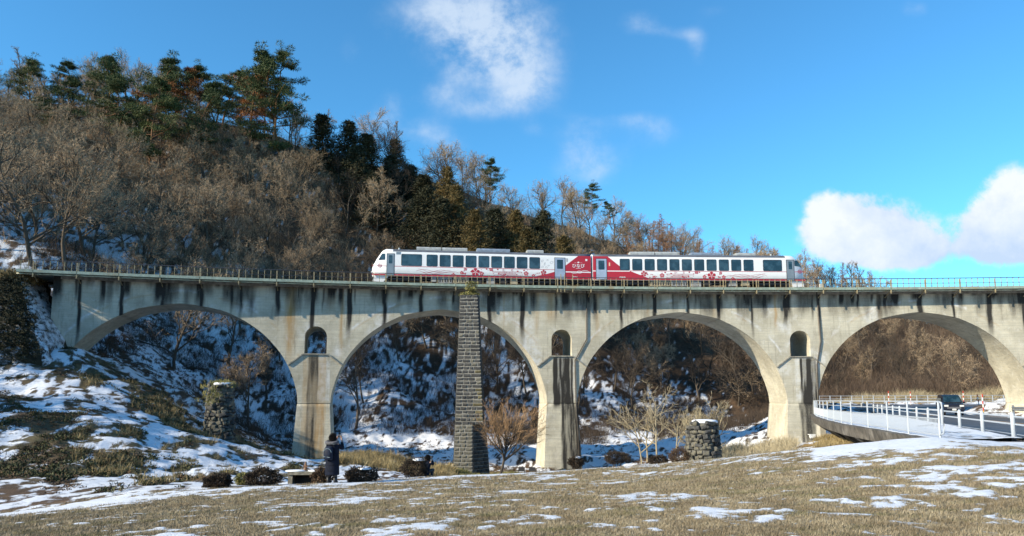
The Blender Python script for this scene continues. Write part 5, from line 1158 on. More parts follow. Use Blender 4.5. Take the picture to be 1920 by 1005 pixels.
# ------------------------------------------------------------------ mid-ground trees and bushes
UPR = dict(BROAD, steps=[5, 5, 5, 4, 3], jit=[.06, .07, .09, .1, .15], up=[.02, .09, .07, .05, .02], tube=2, max=4, kids=[24, 8, 6, 4], start=[.5, .12, .15, .1], ang=[(8, 80), (12, 34), (15, 40), (15, 40)], ratio=[.95, .6, .6, .55], tap=[.1, .4, .4, .3], tw=.022)
PALE = dict(BROAD, steps=[6, 6, 5, 4, 3], jit=[.05, .10, .12, .14, .2], up=[.02, .07, .06, .04, .02], tube=3, max=3, kids=[9, 6, 5, 4], start=[.28, .2, .2, .15], ang=[(30, 60), (25, 50), (25, 50), (25, 50)], ratio=[.85, .5, .5, .5], tap=[.6, .4, .4, .3], tw=.04)
def mid_tree(px, py, Y, o, H, seed, bm, tm, label, lean=(0, 0), r0=None, name='bare_tree', sc_=1.15):
    rng = np.random.RandomState(seed); T = TreeMesh(); d = np.array([lean[0], lean[1], 1.0]); d /= np.linalg.norm(d)
    branch(T, rng, np.array([0, 0, -.2]), d, H, r0 or .1, 0, o); x = pp(px, py, Y).x; g = ground(x, Y); r = empty(name, (x, Y, g)); r.scale = (sc_,) * 3; tag(r, label, 'tree')
    link('trunk', T.trunk_mesh('trunk'), bm, r); link('crown', T.twig_mesh('crown'), tm, r); return r
mid_tree(934, 888, 52, UPR, 2.6, 4, BARK, TWIGO, 'small round-crowned orange-brown bare tree with a leaning trunk right of the stone pillar', (.2, 0), .12, sc_=1.18)
PB = rnd_mat('pale_bark', ((.30, .25, .16, 1), (.42, .36, .25, 1)), .85, 2)
for px, Y, H, sd, ln, lab in [(1203, 64, 3.9, 11, (-.12, 0), 'pale forked bare tree leftmost of the pale group in the third arch'), (1213, 64.6, 3.6, 12, (.02, 0), 'thin pale bare tree close beside the leftmost pale tree'), (1232, 63, 4.6, 13, (.0, 0), 'tallest pale bare tree in the middle of the pale group'), (1264, 62, 3.4, 14, (.06, 0), 'pale low-forking bare tree just left of the snow-capped stub'), (1352, 60, 3.3, 15, (-.05, 0), 'pale bare tree half hidden behind the snow-capped stub')]:
    mid_tree(px, 840, Y, PALE, H, sd, PB, PB, lab, ln, .075)
mid_tree(1300, 845, 58, UPR, 1.9, 16, BARK, TWIGP, 'dense straw-coloured twiggy tree rising behind the snow-capped stub', (0, 0), .1)
BUSHM = leafmat('dark_bush_leaves', (.016, .013, .01, 1), (.07, .048, .03, 1), 3); 
def bush(px, py, Y, w, h, label, mat=BUSHM, snow=False, stem=False, seed=0, L=.055, n=5200):
    rg = np.random.RandomState(seed + 40); c = pp(px, py, Y); g = ground(c.x, Y); lift = .35 * h if stem else .0
    u = rg.normal(size=(n, 3)); u /= np.linalg.norm(u, axis=1)[:, None]; rr = rg.uniform(.35, 1.12, n) ** .5; k = 1 + .10 * np.sin(u[:, 0] * 5 + seed * 2) + .10 * np.sin(u[:, 2] * 7 + u[:, 1] * 5 + seed) + .08 * np.sin(u[:, 0] * 15 + u[:, 2] * 11 + seed)
    p = u * (rr * k)[:, None] * np.array([w / 2, w / 2.2, (h - lift) / 2]) + np.array([0, 0, (h - lift) / 2 + lift]); d = u + rg.normal(size=(n, 3)) * .6; d /= np.linalg.norm(d, axis=1)[:, None]; a = np.cross(d, rg.normal(size=(n, 3))); a /= np.linalg.norm(a, axis=1)[:, None]
    l = L * rg.uniform(.6, 1.4, n)[:, None]; V = np.stack([p, p + d * l * .5 + a * L * .35, p + d * l, p + d * l * .5 - a * L * .35], 1).reshape(-1, 3)
    z = max(c.z, g) if c.z - g < .6 else g
    o = link('bush', mesh_np('bush', V, np.arange(len(V)).reshape(-1, 4)), mat, None, (c.x, Y, z - .05)); tag(o, label, 'bush', kind='thing')
    m = MB()
    for i in range(9): a = i * .7; m.tube([(0.08 * math.cos(a), .08 * math.sin(a), -.2), (w * .22 * math.cos(a), w * .2 * math.sin(a), h * .55)], [.03, .012], 4)
    m.build('stems', BARK, o)
    if snow: m = MB(); m.loft([[Vector((math.cos(a) * w * .24 * s + w * .12, math.sin(a) * w * .22 * s, h * q)) for a in np.linspace(0, 2 * math.pi, 13)[:-1]] for s, q in ((1, .9), (.95, .97), (.5, 1.02))]); m.build('snow_cap', SNOWM, o, True)
for i, (px, py, Y, w, h, lab, sn, st) in enumerate([(409, 919, 25.5, .85, .46, 'small dark clipped bush leftmost of those along the snow edge', False, False), (492, 917, 26.5, 1.2, .62, 'wide dark clipped bush left of the concrete basin', False, False), (677, 906, 27.5, 1.1, .58, 'dark clipped bush with snow on top, right of the standing person', True, False),
      (778, 895, 33, 1.1, .85, 'dark round bush with a dab of snow beside the crouching person', True, False), (1080, 886, 46, .95, 1.0, 'small stalked bush at the foot of the middle pier', True, True), (1157, 880, 44, 1.45, 1.05, 'round dark clipped bush alone on the valley snow right of the middle pier', False, True),
      (1236, 873, 42, 1.0, .6, 'low dark bush right of the round clipped one', False, False), (1275, 868, 46, 1.3, .95, 'dark ragged bush left of the snow-capped stub', False, False)]):
    bush(px, py, Y, w, h, lab, BUSHM if i != 7 else LB, sn, st, i)
bush(603, 907, 27, .7, .55, 'withered brown plant clump in front of the concrete basin', LB, seed=20, L=.07, n=2600)
bush(458, 908, 28, .6, .42, 'grey-green plant clump left of the wide dark bush', OLIVE, seed=21, L=.07, n=1500)

# ------------------------------------------------------------------ footway, railings, road furniture
def footway():
    ys = np.r_[np.linspace(23.3, 66, 60)]; ex = np.interp(ys, EY, EX); k = np.ones(5) / 5; ex = np.r_[ex[:2], np.convolve(ex, k, 'valid'), ex[-2:]]
    g = guard_x(ys) + .1; u = np.linspace(0, 1, 14)[None, :]; X = ex[:, None] + (g - ex)[:, None] * u; Y = np.broadcast_to(ys[:, None], X.shape); Z = foot_z(Y) + (fbm(X * 1.3, Y * 1.3, 3, 6) - .5) * .07
    Z[:, 0] -= .02
    me = mesh_np('footway_snow', np.stack([X, Y, Z], -1).reshape(-1, 3), (lambda m: np.stack([m, m + 1, m + 15, m + 14], -1).reshape(-1, 4))(np.arange(59)[:, None] * 14 + np.arange(13)[None, :]), True)
    attr(me, 'snow', np.full(X.size, 1.0) - (fbm(X * .8, Y * .8, 3, 8) > .68).ravel() * .5); c = np.tile(np.array([.2, .19, .17, 1.0]), (X.size, 1)); attr(me, 'gcol', c, 'FLOAT_COLOR'); tag(link('footway', me, bpy.data.materials['ground_litter_snow']), kind='structure')
    root = empty('footway_support'); tag(root, 'dark weathered concrete edge beam and struts carrying the snowy footway beside the third pier', 'footway beam'); DC = simple('dark_wet_concrete', (.085, .075, .06), .9, .5, 2.2, dirt=(.22, .2, .17, 1))
    m = MB(); E = [(x, y) for x, y in zip(ex, ys)]; E = E[2:]
    rings = []
    for i, (x, y) in enumerate(E): z = foot_z(y); h = .16 + .34 * min(1, i / 8); rings.append([Vector((x - .30, y, z - .03)), Vector((x + .06, y, z - .03)), Vector((x + .06, y, z - .03 - h)), Vector((x - .2, y, z - .03 - h))])
    m.loft(rings); m.build('edge_beam', DC, root)
    m = MB(); rings = []
    for i, (x, y) in enumerate(E): z = foot_z(y); rings.append([Vector((x + .05, y, z - .05)), Vector((x + 3.4, y, z - .05)), Vector((x + 3.4, y, z - .28)), Vector((x + .05, y, z - .22))])
    m.loft(rings); m.build('slab', DC, root)
    for y in (31, 35.5, 40, 45, 50, 55, 60):
        x = float(np.interp(y, ys, ex)); z = foot_z(y) - .25; m = MB(); m.add([Vector((x + a, y + b, z + c)) for b in (-.18, .18) for a, c in ((0, 0), (2.6, 0), (2.6, -1.6), (2.0, -1.6), (0.05, -.35))], [(0, 1, 2, 3, 4), (9, 8, 7, 6, 5), (0, 5, 6, 1), (1, 6, 7, 2), (2, 7, 8, 3), (3, 8, 9, 4), (4, 9, 5, 0)]); m.build('strut', DC, root)
    for y in (57, 61.5): x = float(np.interp(y, ys, ex)) + .4; gz = ground(x, y) - .4; MB().box((x, y, (foot_z(y) - .3 + gz) / 2), (.42, .42, foot_z(y) - .3 - gz)).build('column', simple('pale_concrete', (.45, .43, .37), .85, .15, 3), root)
    return ys, ex
FY, FX = footway()
RW = paint('railing_white', (.42, .46, .50), .4, .14)
def arc_pts(step, first=0):
    P = np.c_[FX, FY]; d = np.r_[0, np.cumsum(np.hypot(*np.diff(P, axis=0).T))]; s = np.arange(first, d[-1], step); return np.c_[np.interp(s, d, P[:, 0]), np.interp(s, d, P[:, 1])]
def railing():
    root = empty('white_railing'); tag(root, 'white pedestrian railing with barred panels along the outer edge of the snowy footway', 'railing')
    Q = arc_pts(3.35); hs = (1.15, .90, .62, .12)
    pm = MB(); pm.tube([(0, 0, 0), (0, 0, 1.18)], .035, 8); P0 = pm.build('post', RW, root); me = P0.data; bars = 0; far = MB()
    bm_ = MB().tube([(0, 0, .12), (0, 0, .62)], .009, 5); bmesh_ = None
    for i, (x, y) in enumerate(Q):
        o = P0 if i == 0 else link('post', me, None, root); o.location = (x + .05, y, foot_z(y) - .05)
        if i + 1 < len(Q):
            x1, y1 = Q[i + 1]
            for h, r in zip(hs, (.028, .02, .02, .02)): MB().tube([(x + .05, y, foot_z(y) + h - .03), (x1 + .05, y1, foot_z(y1) + h - .03)], r, 6).build('rail', RW, root)
            n = 27
            for k in range(1, n):
                f = k / n; px_, py_ = x + (x1 - x) * f + .05, y + (y1 - y) * f; z = foot_z(py_) - .03
                if i < 8:
                    if bmesh_ is None: o = bm_.build('bar', RW, root); bmesh_ = o.data
                    else: o = link('bar', bmesh_, None, root)
                    o.location = (px_, py_, z); bars += 1
                else: far.tube([(px_, py_, z + .12), (px_, py_, z + .62)], .011, 4)
    o = far.build('far_bars', RW, root); o['kind'] = 'stuff'
    x, y = Q[0]; z = foot_z(y); m = MB(); m.tube([(x + .05, y, z + 1.12), (x + .02, y - .22, z + 1.08), (x, y - .30, z + .9), (x, y - .32, z + .35), (x + .02, y - .24, z + .16), (x + .05, y, z + .09)], .03, 8); m.build('end_loop', RW, root, True)
railing()
def guard():
    root = empty('guard_pipe_rail'); tag(root, 'white two-pipe guard rail on round posts between footway and road', 'guard rail')
    m = MB(); m.tube([(0, 0, -.1), (0, 0, .70), (0, 0, .75), (0, 0, .785)], [.07, .07, .055, .02], 12); P0 = m.build('post', RW, root, True); y = 24 - 4.2 * 2
    Ys = [24 + 4.2 * k for k in range(-2, 14)] + [24 + 4.2 * k for k in range(14, 17)]
    for i, y in enumerate(Ys): o = P0 if i == 0 else link('post', P0.data, None, root); x = guard_x(y); o.location = (x, y, foot_z(y) - .02)
    for h in (.64, .40):
        for a, b in zip(Ys, Ys[1:]): MB().tube([(guard_x(a) + .07, a, foot_z(a) + h), (guard_x(b) + .07, b, foot_z(b) + h)], .032, 7).build('pipe', RW, root)
guard()
def far_side():
    root = empty('roadside_barrier'); tag(root, 'grey steel barrier on the far side of the road at the right edge', 'guard rail'); GS = simple('galvanised_steel', (.30, .31, .31), .45, .15, 3, metal=.4)
    pts = [(6.5 + .393 * y + 9.3, y) for y in np.arange(30, 58.1, 4)]
    for (x, y) in pts: MB().box((x, y, -1.0), (.12, .12, .8)).build('post', GS, root)
    m = MB(); m.loft([[Vector((x - .08, y, road_z(x, y) + h)) for h in (.55,)] + [Vector((x - .14, y, float(road_z(x, y)) + .62)), Vector((x - .08, y, float(road_z(x, y)) + .70)), Vector((x - .14, y, float(road_z(x, y)) + .79)), Vector((x - .08, y, float(road_z(x, y)) + .86)), Vector((x - .05, y, float(road_z(x, y)) + .86)), Vector((x - .05, y, float(road_z(x, y)) + .55))] for x, y in pts]); m.build('barrier_beam', GS, root)
    root = empty('roadside_fence'); tag(root, 'long white fence with thin posts beyond the road behind the rightmost arch', 'fence')
    X = np.arange(42.5, 76, 1.5); P0 = None; zf = lambda x: max(float(pp(px_of(x, 104), 756, 104).z), ground(x, 104)) - .02
    def px_of(x, Y): return CX + x / Y * F
    zs = [zf(x) for x in X]; zs = np.interp(X, [42, 76], [zs[0], zs[-1]])
    for x, z in zip(X, zs):
        if P0 is None: P0 = MB().box((0, 0, .5), (.09, .09, 1.1)).build('post', RW, root)
        else: P0_ = link('post', P0.data, None, root)
        o = P0 if x == X[0] else P0_; o.location = (x, 104, z)
    for h in (1.0, .6, .25): MB().tube([(X[0], 104, zs[0] + h), (X[-1], 104, zs[-1] + h)], .03, 5).build('rail', RW, root)
    RD = simple('pole_red', (.5, .05, .02), .5, .1); WH = simple('pole_white', (.75, .75, .72), .5, .1); YE = simple('pole_yellow', (.75, .45, .03), .5, .1)
    for i, (px, top, bot, Y, lab) in enumerate([(1667, 733, 758, 97, 'red and white pole leftmost beyond the road'), (1708, 734, 756, 99, 'red and white pole left of the van'), (1807, 733, 754, 100, 'red and white pole right of the van, the farthest'), (1837, 739, 762, 84, 'leaning red and white pole of the close pair right of the van'), (1844, 739, 770, 74, 'taller red and white pole of the pair with a yellow foot'), (1896, 738, 762, 86, 'red and white pole close to the right foot of the arch')]):
        b = pp(px, bot, Y); h = pp(px, top, Y).z - b.z; g = float(road_z(b.x, Y)) + .0; b.z = g; h = pp(px, top, Y).z - g; r = empty('delineator_pole', b); tag(r, lab, 'marker pole', 'red and white marker poles')
        if i == 3: r.rotation_euler = (0, -.12, 0)
        n = 6
        for k in range(n): MB().tube([(0, 0, h * k / n), (0, 0, h * (k + 1) / n)], .055, 8).build('band', (YE if (k == 0 and i == 4) else RD if k % 2 else WH), r)
        MB().tube([(0, 0, 0), (0, 0, .06)], .16, 10).build('foot', RUB, r)
far_side()
def van():
    Y = 71.0; x = 41.3; z = float(road_z(x, Y)) + .05; ang = math.atan2(.393, 1)      # nose towards the camera
    root = empty('van', (x, Y, z), -ang); tag(root, 'dark blue-black boxy van driving towards the camera on the road under the rightmost arch', 'van')
    BL = NT('van_black_paint'); BL.col((.012, .016, .028)); BL.rough(.18); BL = BL.m
    sec = [(-2.2, .45, .95, .78), (-2.12, .42, 1.05, .84), (-1.55, .35, 1.14, .86), (-1.3, .35, 1.25, .86), (-.75, .35, 1.80, .84), (-.5, .35, 1.88, .83), (1.9, .35, 1.88, .83), (2.2, .38, 1.75, .82), (2.28, .5, 1.2, .84)]
    rings = []
    for y, z0, z1, w in sec:
        wt = w if z1 < 1.3 else w * .84; zm_ = min(z1, 1.05); rings.append([Vector((a, y, b)) for a, b in ((-w * .96, z0), (-w, z0 + .1), (-w, zm_ - .06), (-wt, z1 - .07), (-wt * .88, z1), (wt * .88, z1), (wt, z1 - .07), (w, zm_ - .06), (w, z0 + .1), (w * .96, z0))])
    m = MB(); m.loft(rings); m.build('body', BL, root)
    m = MB(); m.add([(-.70, -1.345, 1.2), (.70, -1.345, 1.2), (.64, -.80, 1.77), (-.64, -.80, 1.77)], [(0, 1, 2, 3)]); m.v = [(a, b - .03, c + .02) for a, b, c in m.v]; m.build('windscreen', GLASS, root)
    for s_ in (-1, 1):
        MB().box((s_ * .62, -2.17, .86), (.34, .10, .16)).build('headlight', simple('lamp_lens', (.6, .6, .58), .15, .05), root)
        m = MB(); m.box((s_ * .98, -1.1, 1.16), (.22, .1, .18)); m.box((s_ * .88, -1.08, 1.12), (.12, .05, .05)); m.build('mirror', BL, root)
        MB().box((s_ * .80, .6, 1.38), (.02, 2.3, .42), 0, 0).build('side_window', GLASS, root)
        for y in (-1.4, 1.4): w = MB(); w.tube([(s_ * .72 - .1, y, .32), (s_ * .72 + .1, y, .32)], .32, 16); w.build('wheel', RUB, root)
    MB().box((0, -2.21, .68), (1.1, .06, .16)).build('grille', simple('grille_grey', (.12, .12, .13), .3, .1), root); MB().box((0, -2.235, .52), (.33, .02, .165)).build('number_plate', simple('plate_white', (.6, .6, .55), .5, .05), root)
van()
# ------------------------------------------------------------------ small things at the lawn edge
def basin():
    Y = 28.0; b = pp(572, 910, Y); g = ground(b.x, Y) ; root = empty('stone_basin', (b.x, Y, g), .06); tag(root, 'low rectangular concrete basin with a slab top left of the standing person', 'basin'); CS = simple('basin_concrete', (.24, .22, .17), .9, .4, 5, dirt=(.10, .08, .05, 1))
    h = pp(572, 883, Y).z - g
    for x in (-.47, .47): MB().box((x, 0, h / 2 - .06), (.16, .7, h - .10)).build('side_slab', CS, root)
    MB().box((0, .22, h / 2 - .06), (.8, .1, h - .12)).build('back_slab', simple('basin_dark', (.09, .08, .07), .9, .3, 4), root)
    MB().box((0, 0, h - .05), (1.12, .8, .11)).build('top_slab', CS, root); m = MB()
    for x, w in ((-.35, .4), (.38, .3)): m.loft([[Vector((x + math.cos(a) * w * s, math.sin(a) * .3 * s, h + z)) for a in np.linspace(0, 6.283, 12)[:-1]] for s, z in ((1, 0), (.9, .03), (.4, .045))])
    o = m.build('snow_patch', SNOWM, root, True); o['kind'] = 'stuff'
    m = MB(); m.tube([(0, 0, h), (0, 0, h + .16), (0, 0, h + .34)], [.07, .055, .03], 8); m.box((.0, 0, h + .17), (.16, .12, .05)); m.build('tap_post', simple('rusty_tap', (.17, .09, .05), .7, .3, 8), root)
basin()
for i, (px, lab) in enumerate([(978, 'left one of two dark box floodlights on the snow left of the middle pier'), (998, 'right one of two dark box floodlights on the snow left of the middle pier')]):
    Y = 50; b = pp(px, 888, Y); r = empty('floodlight', (b.x, Y, max(ground(b.x, Y), b.z - .1))); tag(r, lab, 'floodlight', 'floodlights at the pier'); MB().box((0, 0, .38), (.42, .2, .26)).build('housing', UD, r); m = MB(); m.box((-.2, 0, .2), (.03, .05, .4)); m.box((.2, 0, .2), (.03, .05, .4)); m.box((0, 0, .03), (.6, .25, .06)); m.build('stand', UD, r)

# like-looking trees under one label get their order from the left
same = {}
for o in C.objects:
    if o.parent is None and o.type == 'EMPTY' and str(o.get('category', '')).endswith('tree') and o.location.y > 30: same.setdefault(o['label'], []).append(o)
ORD = ['leftmost', 'second', 'third', 'fourth', 'fifth', 'sixth', 'seventh', 'eighth', 'ninth', 'tenth', 'eleventh', 'twelfth', 'thirteenth']
for lab, lst in same.items():
    if len(lst) < 2 or 'left of the snowy bank' in lab: continue
    lst.sort(key=lambda o: o.location.x / o.location.y)
    for i, o in enumerate(lst): o['label'] = lab + (', rightmost' if i == len(lst) - 1 else ', leftmost' if i == 0 else ', %s from left' % ORD[min(i, 12)])
for o in C.objects:
    if o.parent is None and 'label' in o and len(o['label'].replace('-', ' ').split()) > 16: o['label'] = o['label'].replace('halfway uphill, ', '').replace('low on the hill, ', 'low ').replace('on the skyline, ', '').replace('high uphill, ', 'high ').replace('wide window', 'window').replace(', right of the train above the deck', ', right of the train')
# ------------------------------------------------------------------ people
SKIN = simple('skin', (.45, .27, .19), .5, .08, 8); NAVY = simple('navy_coat', (.008, .011, .022), .8, .3, 12, spec=.15); HAIR = simple('dark_hair', (.012, .008, .007), .6, .3, 20); FUR = simple('grey_fur', (.09, .09, .10), .95, .5, 40); PACK = simple('navy_backpack', (.012, .018, .036), .7, .3, 10, spec=.2); BOOT = simple('black_boot', (.01, .01, .012), .5, .2)
def skinned(name, joints, edges, mat, parent, sub=2, root_i=0):
    me = bpy.data.meshes.new(name); me.from_pydata([j[0] for j in joints], edges, []); o = bpy.data.objects.new(name, me); C.objects.link(o)
    o.modifiers.new('s', 'SKIN'); sv_ = me.skin_vertices[0].data
    for i, j in enumerate(joints): r = j[1]; sv_[i].radius = r if isinstance(r, tuple) else (r, r); sv_[i].use_root = (i == root_i)
    u = o.modifiers.new('u', 'SUBSURF'); u.levels = sub; u.render_levels = sub
    dg = bpy.context.evaluated_depsgraph_get(); m2 = bpy.data.meshes.new_from_object(o.evaluated_get(dg)); bpy.data.objects.remove(o)
    m2.polygons.foreach_set('use_smooth', [True] * len(m2.polygons)); q = link(name, m2, None, parent); m2.materials.clear(); m2.materials.append(mat); return q
def ell(cx, cy, z, rx, ry, n=18, tx=0.0): return [Vector((cx + rx * math.cos(2 * math.pi * k / n), cy + ry * math.sin(2 * math.pi * k / n), z + tx * math.cos(2 * math.pi * k / n))) for k in range(n)]
def hand(wrist, dirv, J, E, side):
    """palm, four bent fingers and a thumb as chains of the same skin"""
    w = Vector(wrist); d = Vector(dirv).normalized(); up = Vector((0, 0, 1)); a = d.cross(up); a = a.normalized() if a.length > .01 else Vector((1, 0, 0)); b0 = len(J) - 1
    J.append((w + d * .05, (.030, .018))); E.append((b0, len(J) - 1)); p = len(J) - 1
    for k, (o_, L) in enumerate(((-.028, .062), (-.010, .072), (.009, .068), (.027, .055))):
        q = w + d * .085 + a * o_; J.append((q, .009)); E.append((p, len(J) - 1)); J.append((q + d * L * .55 - up.cross(a).normalized() * .006 - up * .012, .008)); E.append((len(J) - 2, len(J) - 1)); J.append((q + d * L * .8 - up * .035, .007)); E.append((len(J) - 2, len(J) - 1))
    q = w + d * .03 + a * .035 * side; J.append((q, .011)); E.append((p, len(J) - 1)); J.append((q + d * .03 + a * .022 * side, .009)); E.append((len(J) - 2, len(J) - 1))
def head_parts(root, c, yaw, tilt, fluffy):
    """face, ears, hair on a head at c that looks along +y turned by yaw and tilted back"""
    h = empty('head_group') if False else None
    M = Matrix.Translation(c) @ Matrix.Rotation(yaw, 4, 'Z') @ Matrix.Rotation(tilt, 4, 'X')
    T_ = lambda x, y, z: M @ Vector((x, y, z))
    m = MB()
    for x in (-.032, .032): m.tube([T_(x, .082, .01), T_(x, .094, .01)], .012, 8)
    m.build('eyes', simple('eye_dark', (.02, .015, .01), .3, .1), root)
    m = MB(); m.tube([T_(0, .088, .02), T_(0, .112, -.02)], [.008, .014], 6); m.tube([T_(-.02, .088, -.052), T_(.02, .088, -.052)], .006, 6)
    for x in (-.078, .078): m.tube([T_(x, 0, -.02), T_(x * 1.08, -.005, .02)], [.014, .018], 6)
    m.build('face', SKIN, root, True)
    rg = np.random.RandomState(8); n = 5200; u = rg.normal(size=(n, 3)); u /= np.linalg.norm(u, axis=1)[:, None]; u = u[(u[:, 1] < .45) | (u[:, 2] > .5)]; n = len(u)
    p = u * np.array([.098, .11, .12]) * (rg.uniform(.9, 1.0 + fluffy * .3, n))[:, None] + np.array([0, -.012, .02]); d = u * .6 + np.array([0, -.3, -.6]) * (1 - fluffy) + rg.normal(size=(n, 3)) * (.25 + fluffy * .4); d /= np.linalg.norm(d, axis=1)[:, None]; a = np.cross(d, rg.normal(size=(n, 3))); a /= np.linalg.norm(a, axis=1)[:, None]
    V = np.stack([p - a * .004, p + a * .004, p + d * .055], 1).reshape(-1, 3); V = V @ np.array(M.to_3x3()).T + np.array(M.translation)
    link('hair', mesh_np('hair', V, np.arange(len(V)).reshape(-1, 3)), HAIR, root)
    m = MB(); m.loft([[M @ v for v in ell(0, -.012, z, rx, rx * 1.12, 16)] for z, rx in ((-.07, .07), (-.02, .092), (.04, .098), (.09, .082), (.125, .045), (.137, .01))]); m.build('hair_base', HAIR, root, True)
def standing():
    Y = 26.6; b = pp(622, 906, Y); g = ground(b.x, Y) + .03; root = empty('person', (b.x, Y, g), -.25); tag(root, 'person in long navy padded coat with fur hood and backpack, holding up a phone', 'person')
    J = [(Vector((0, 0, .92)), (.14, .11)), (Vector((0, 0, 1.12)), (.13, .10)), (Vector((0, .01, 1.30)), (.16, .10)), (Vector((0, .02, 1.40)), .055), (Vector((0, .035, 1.50)), (.075, .085)), (Vector((0, .02, 1.60)), (.07, .08))]; E = [(0, 1), (1, 2), (2, 3), (3, 4), (4, 5)]
    for s_ in (-1, 1):
        i = len(J); J += [(Vector((s_ * .10, 0, .84)), .09), (Vector((s_ * .12, .01, .48)), .06), (Vector((s_ * .13, -.01, .12)), .045), (Vector((s_ * .14, .10, .04)), (.045, .035))]; E += [(0, i), (i, i + 1), (i + 1, i + 2), (i + 2, i + 3)]
        i = len(J); el = Vector((s_ * .30, .22, 1.16)); wr = Vector((s_ * .09 + .06, .36, 1.50)) ; J += [(Vector((s_ * .18, .02, 1.33)), .06), (el, .045), (wr, .03)]; E += [(2, i), (i, i + 1), (i + 1, i + 2)]; hand(wr, (-.2 * s_, .1, 1), J, E, -s_)
    skinned('body', J, E, SKIN, root)
    m = MB(); m.loft([ell(0, 0, .27, .255, .20), ell(0, 0, .30, .262, .205), ell(0, 0, .55, .25, .20), ell(0, 0, .80, .245, .20), ell(0, 0, .95, .235, .19), ell(0, 0, 1.15, .24, .185), ell(0, 0, 1.30, .235, .165), ell(0, .01, 1.38, .16, .13), ell(0, .02, 1.42, .08, .08)]); m.build('coat', NAVY, root, True)
    m = MB()
    for z in (.42, .62, .82, 1.0): m.loft([ell(0, 0, z - .008, .256, .207), ell(0, 0, z, .262, .212), ell(0, 0, z + .008, .256, .207)])
    o = m.build('coat_seams', NAVY, root, True); o['kind'] = 'stuff'
    for s_ in (-1, 1): skinned('sleeve', [(Vector((s_ * .17, .0, 1.32)), .085), (Vector((s_ * .30, .20, 1.15)), .07), (Vector((s_ * .15 + .03, .31, 1.40)), .05)], [(0, 1), (1, 2)], NAVY, root)
    m = MB(); n = 26; P = [Vector((.20 * math.cos(a), -.03 + .14 * math.sin(a) - .03, 1.40 + .03 * math.sin(a))) for a in np.linspace(0, 2 * math.pi, n)]; m.tube(P, [.055 + .01 * (k % 2) for k in range(n)], 8); m.build('fur_hood', FUR, root, True)
    m = MB(); m.loft([ell(-.02, -.26, .80, .13, .06), ell(-.02, -.27, .84, .165, .10), ell(-.02, -.28, 1.0, .17, .115), ell(-.02, -.27, 1.18, .155, .10), ell(-.02, -.25, 1.27, .10, .06)]); bp = m.build('backpack', PACK, root, True)
    m = MB(); m.tube([Vector((-.02 + .15 * math.cos(a), -.37 + .03 * abs(math.cos(a)), 1.03 + .17 * math.sin(a))) for a in np.linspace(.2, 2.9, 14)], .007, 5); m.tube([(-.16, -.36, .92), (.1, -.385, .90)], .008, 5); m.build('zip_piping', simple('pale_piping', (.20, .28, .32), .5, .1), bp)
    for s_ in (-1, 1): m = MB(); m.tube([(s_ * .13, -.18, 1.27), (s_ * .15, -.02, 1.40), (s_ * .15, .16, 1.24)], .02, 6); m.build('strap', PACK, root); m = MB(); m.loft([ell(s_ * .13, 0, .20, .07, .075, 12), ell(s_ * .13, 0, .08, .065, .08, 12), ell(s_ * .135, .04, .03, .065, .13, 12), ell(s_ * .135, .04, 0, .06, .13, 12)]); m.build('boot', BOOT, root, True); m = MB(); m.loft([ell(s_ * .12, 0, .40, .085, .09, 12), ell(s_ * .13, 0, .16, .065, .07, 12)]); m.build('trouser_leg', BOOT, root, True)
    head_parts(root, Vector((0, .03, 1.53)), -.25, .22, .8)
    o = MB().box((0.06, .37, 1.58), (.15, .012, .08)).build('phone', RUB, None); o.parent = None; o.matrix_world = root.matrix_basis @ Matrix.Identity(4); tag(o, 'small black phone held up in the hands of the standing person', 'phone')
standing()
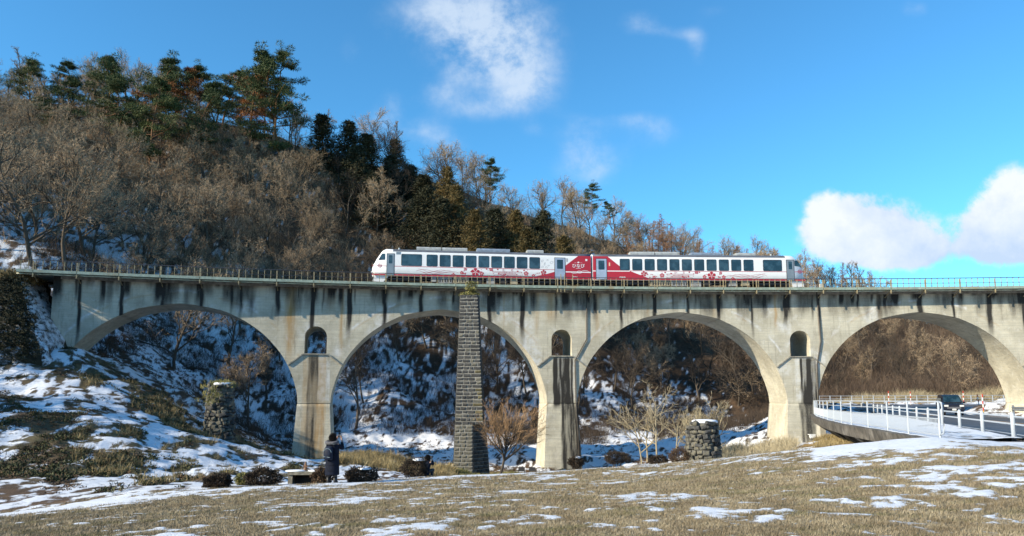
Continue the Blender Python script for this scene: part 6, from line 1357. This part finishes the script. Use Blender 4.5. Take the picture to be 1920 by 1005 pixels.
def crouching():
    Y = 34.0; b = pp(800, 893, Y); g = ground(b.x, Y); root = empty('person', (b.x, Y, g), -.5); tag(root, 'person in dark clothing crouching beside the round bush and aiming a camera at the train', 'person')
    J = [(Vector((0, -.12, .32)), (.14, .12)), (Vector((0, -.08, .52)), (.13, .11)), (Vector((0, .02, .70)), (.15, .10)), (Vector((0, .06, .79)), .05), (Vector((0, .10, .88)), (.075, .085)), (Vector((0, .08, .97)), (.07, .08))]; E = [(0, 1), (1, 2), (2, 3), (3, 4), (4, 5)]
    for s_ in (-1, 1):
        i = len(J); J += [(Vector((s_ * .12, -.04, .32)), .09), (Vector((s_ * .17, .30, .42)), .065), (Vector((s_ * .16, .10, .10)), .05), (Vector((s_ * .16, .20, .04)), (.045, .035))]; E += [(0, i), (i, i + 1), (i + 1, i + 2), (i + 2, i + 3)]
        i = len(J); wr = Vector((s_ * .07, .30, .86)); J += [(Vector((s_ * .17, .03, .72)), .06), (Vector((s_ * .20, .26, .62)), .045), (wr, .03)]; E += [(2, i), (i, i + 1), (i + 1, i + 2)]; hand(wr, (-.2 * s_, .1, .6), J, E, -s_)
    skinned('body', J, E, SKIN, root)
    m = MB(); m.loft([ell(0, -.12, .16, .19, .17), ell(0, -.12, .30, .22, .20), ell(0, -.09, .50, .22, .18), ell(0, 0, .68, .23, .16), ell(0, .05, .77, .14, .11), ell(0, .06, .81, .07, .07)]); m.build('jacket', NAVY, root, True)
    for s_ in (-1, 1):
        skinned('sleeve', [(Vector((s_ * .17, .03, .72)), .08), (Vector((s_ * .20, .24, .62)), .065), (Vector((s_ * .09, .27, .80)), .045)], [(0, 1), (1, 2)], NAVY, root)
        skinned('trouser_leg', [(Vector((s_ * .11, -.06, .30)), .11), (Vector((s_ * .17, .28, .42)), .08), (Vector((s_ * .16, .11, .13)), .062)], [(0, 1), (1, 2)], BOOT, root); m = MB(); m.loft([ell(s_ * .16, .12, .12, .055, .065, 12), ell(s_ * .16, .16, .03, .06, .13, 12), ell(s_ * .16, .16, 0, .055, .13, 12)]); m.build('boot', BOOT, root, True)
    head_parts(root, Vector((0, .10, .90)), -.1, .15, .2)
    o = MB().box((0, .33, .93), (.14, .07, .09)).tube([(0, .36, .93), (0, .46, .95)], .035, 10).build('camera_body', RUB, None); o.matrix_world = root.matrix_basis.copy(); o.name = 'photo_camera'; tag(o, 'small black camera held to the eye by the crouching person', 'camera')
crouching()
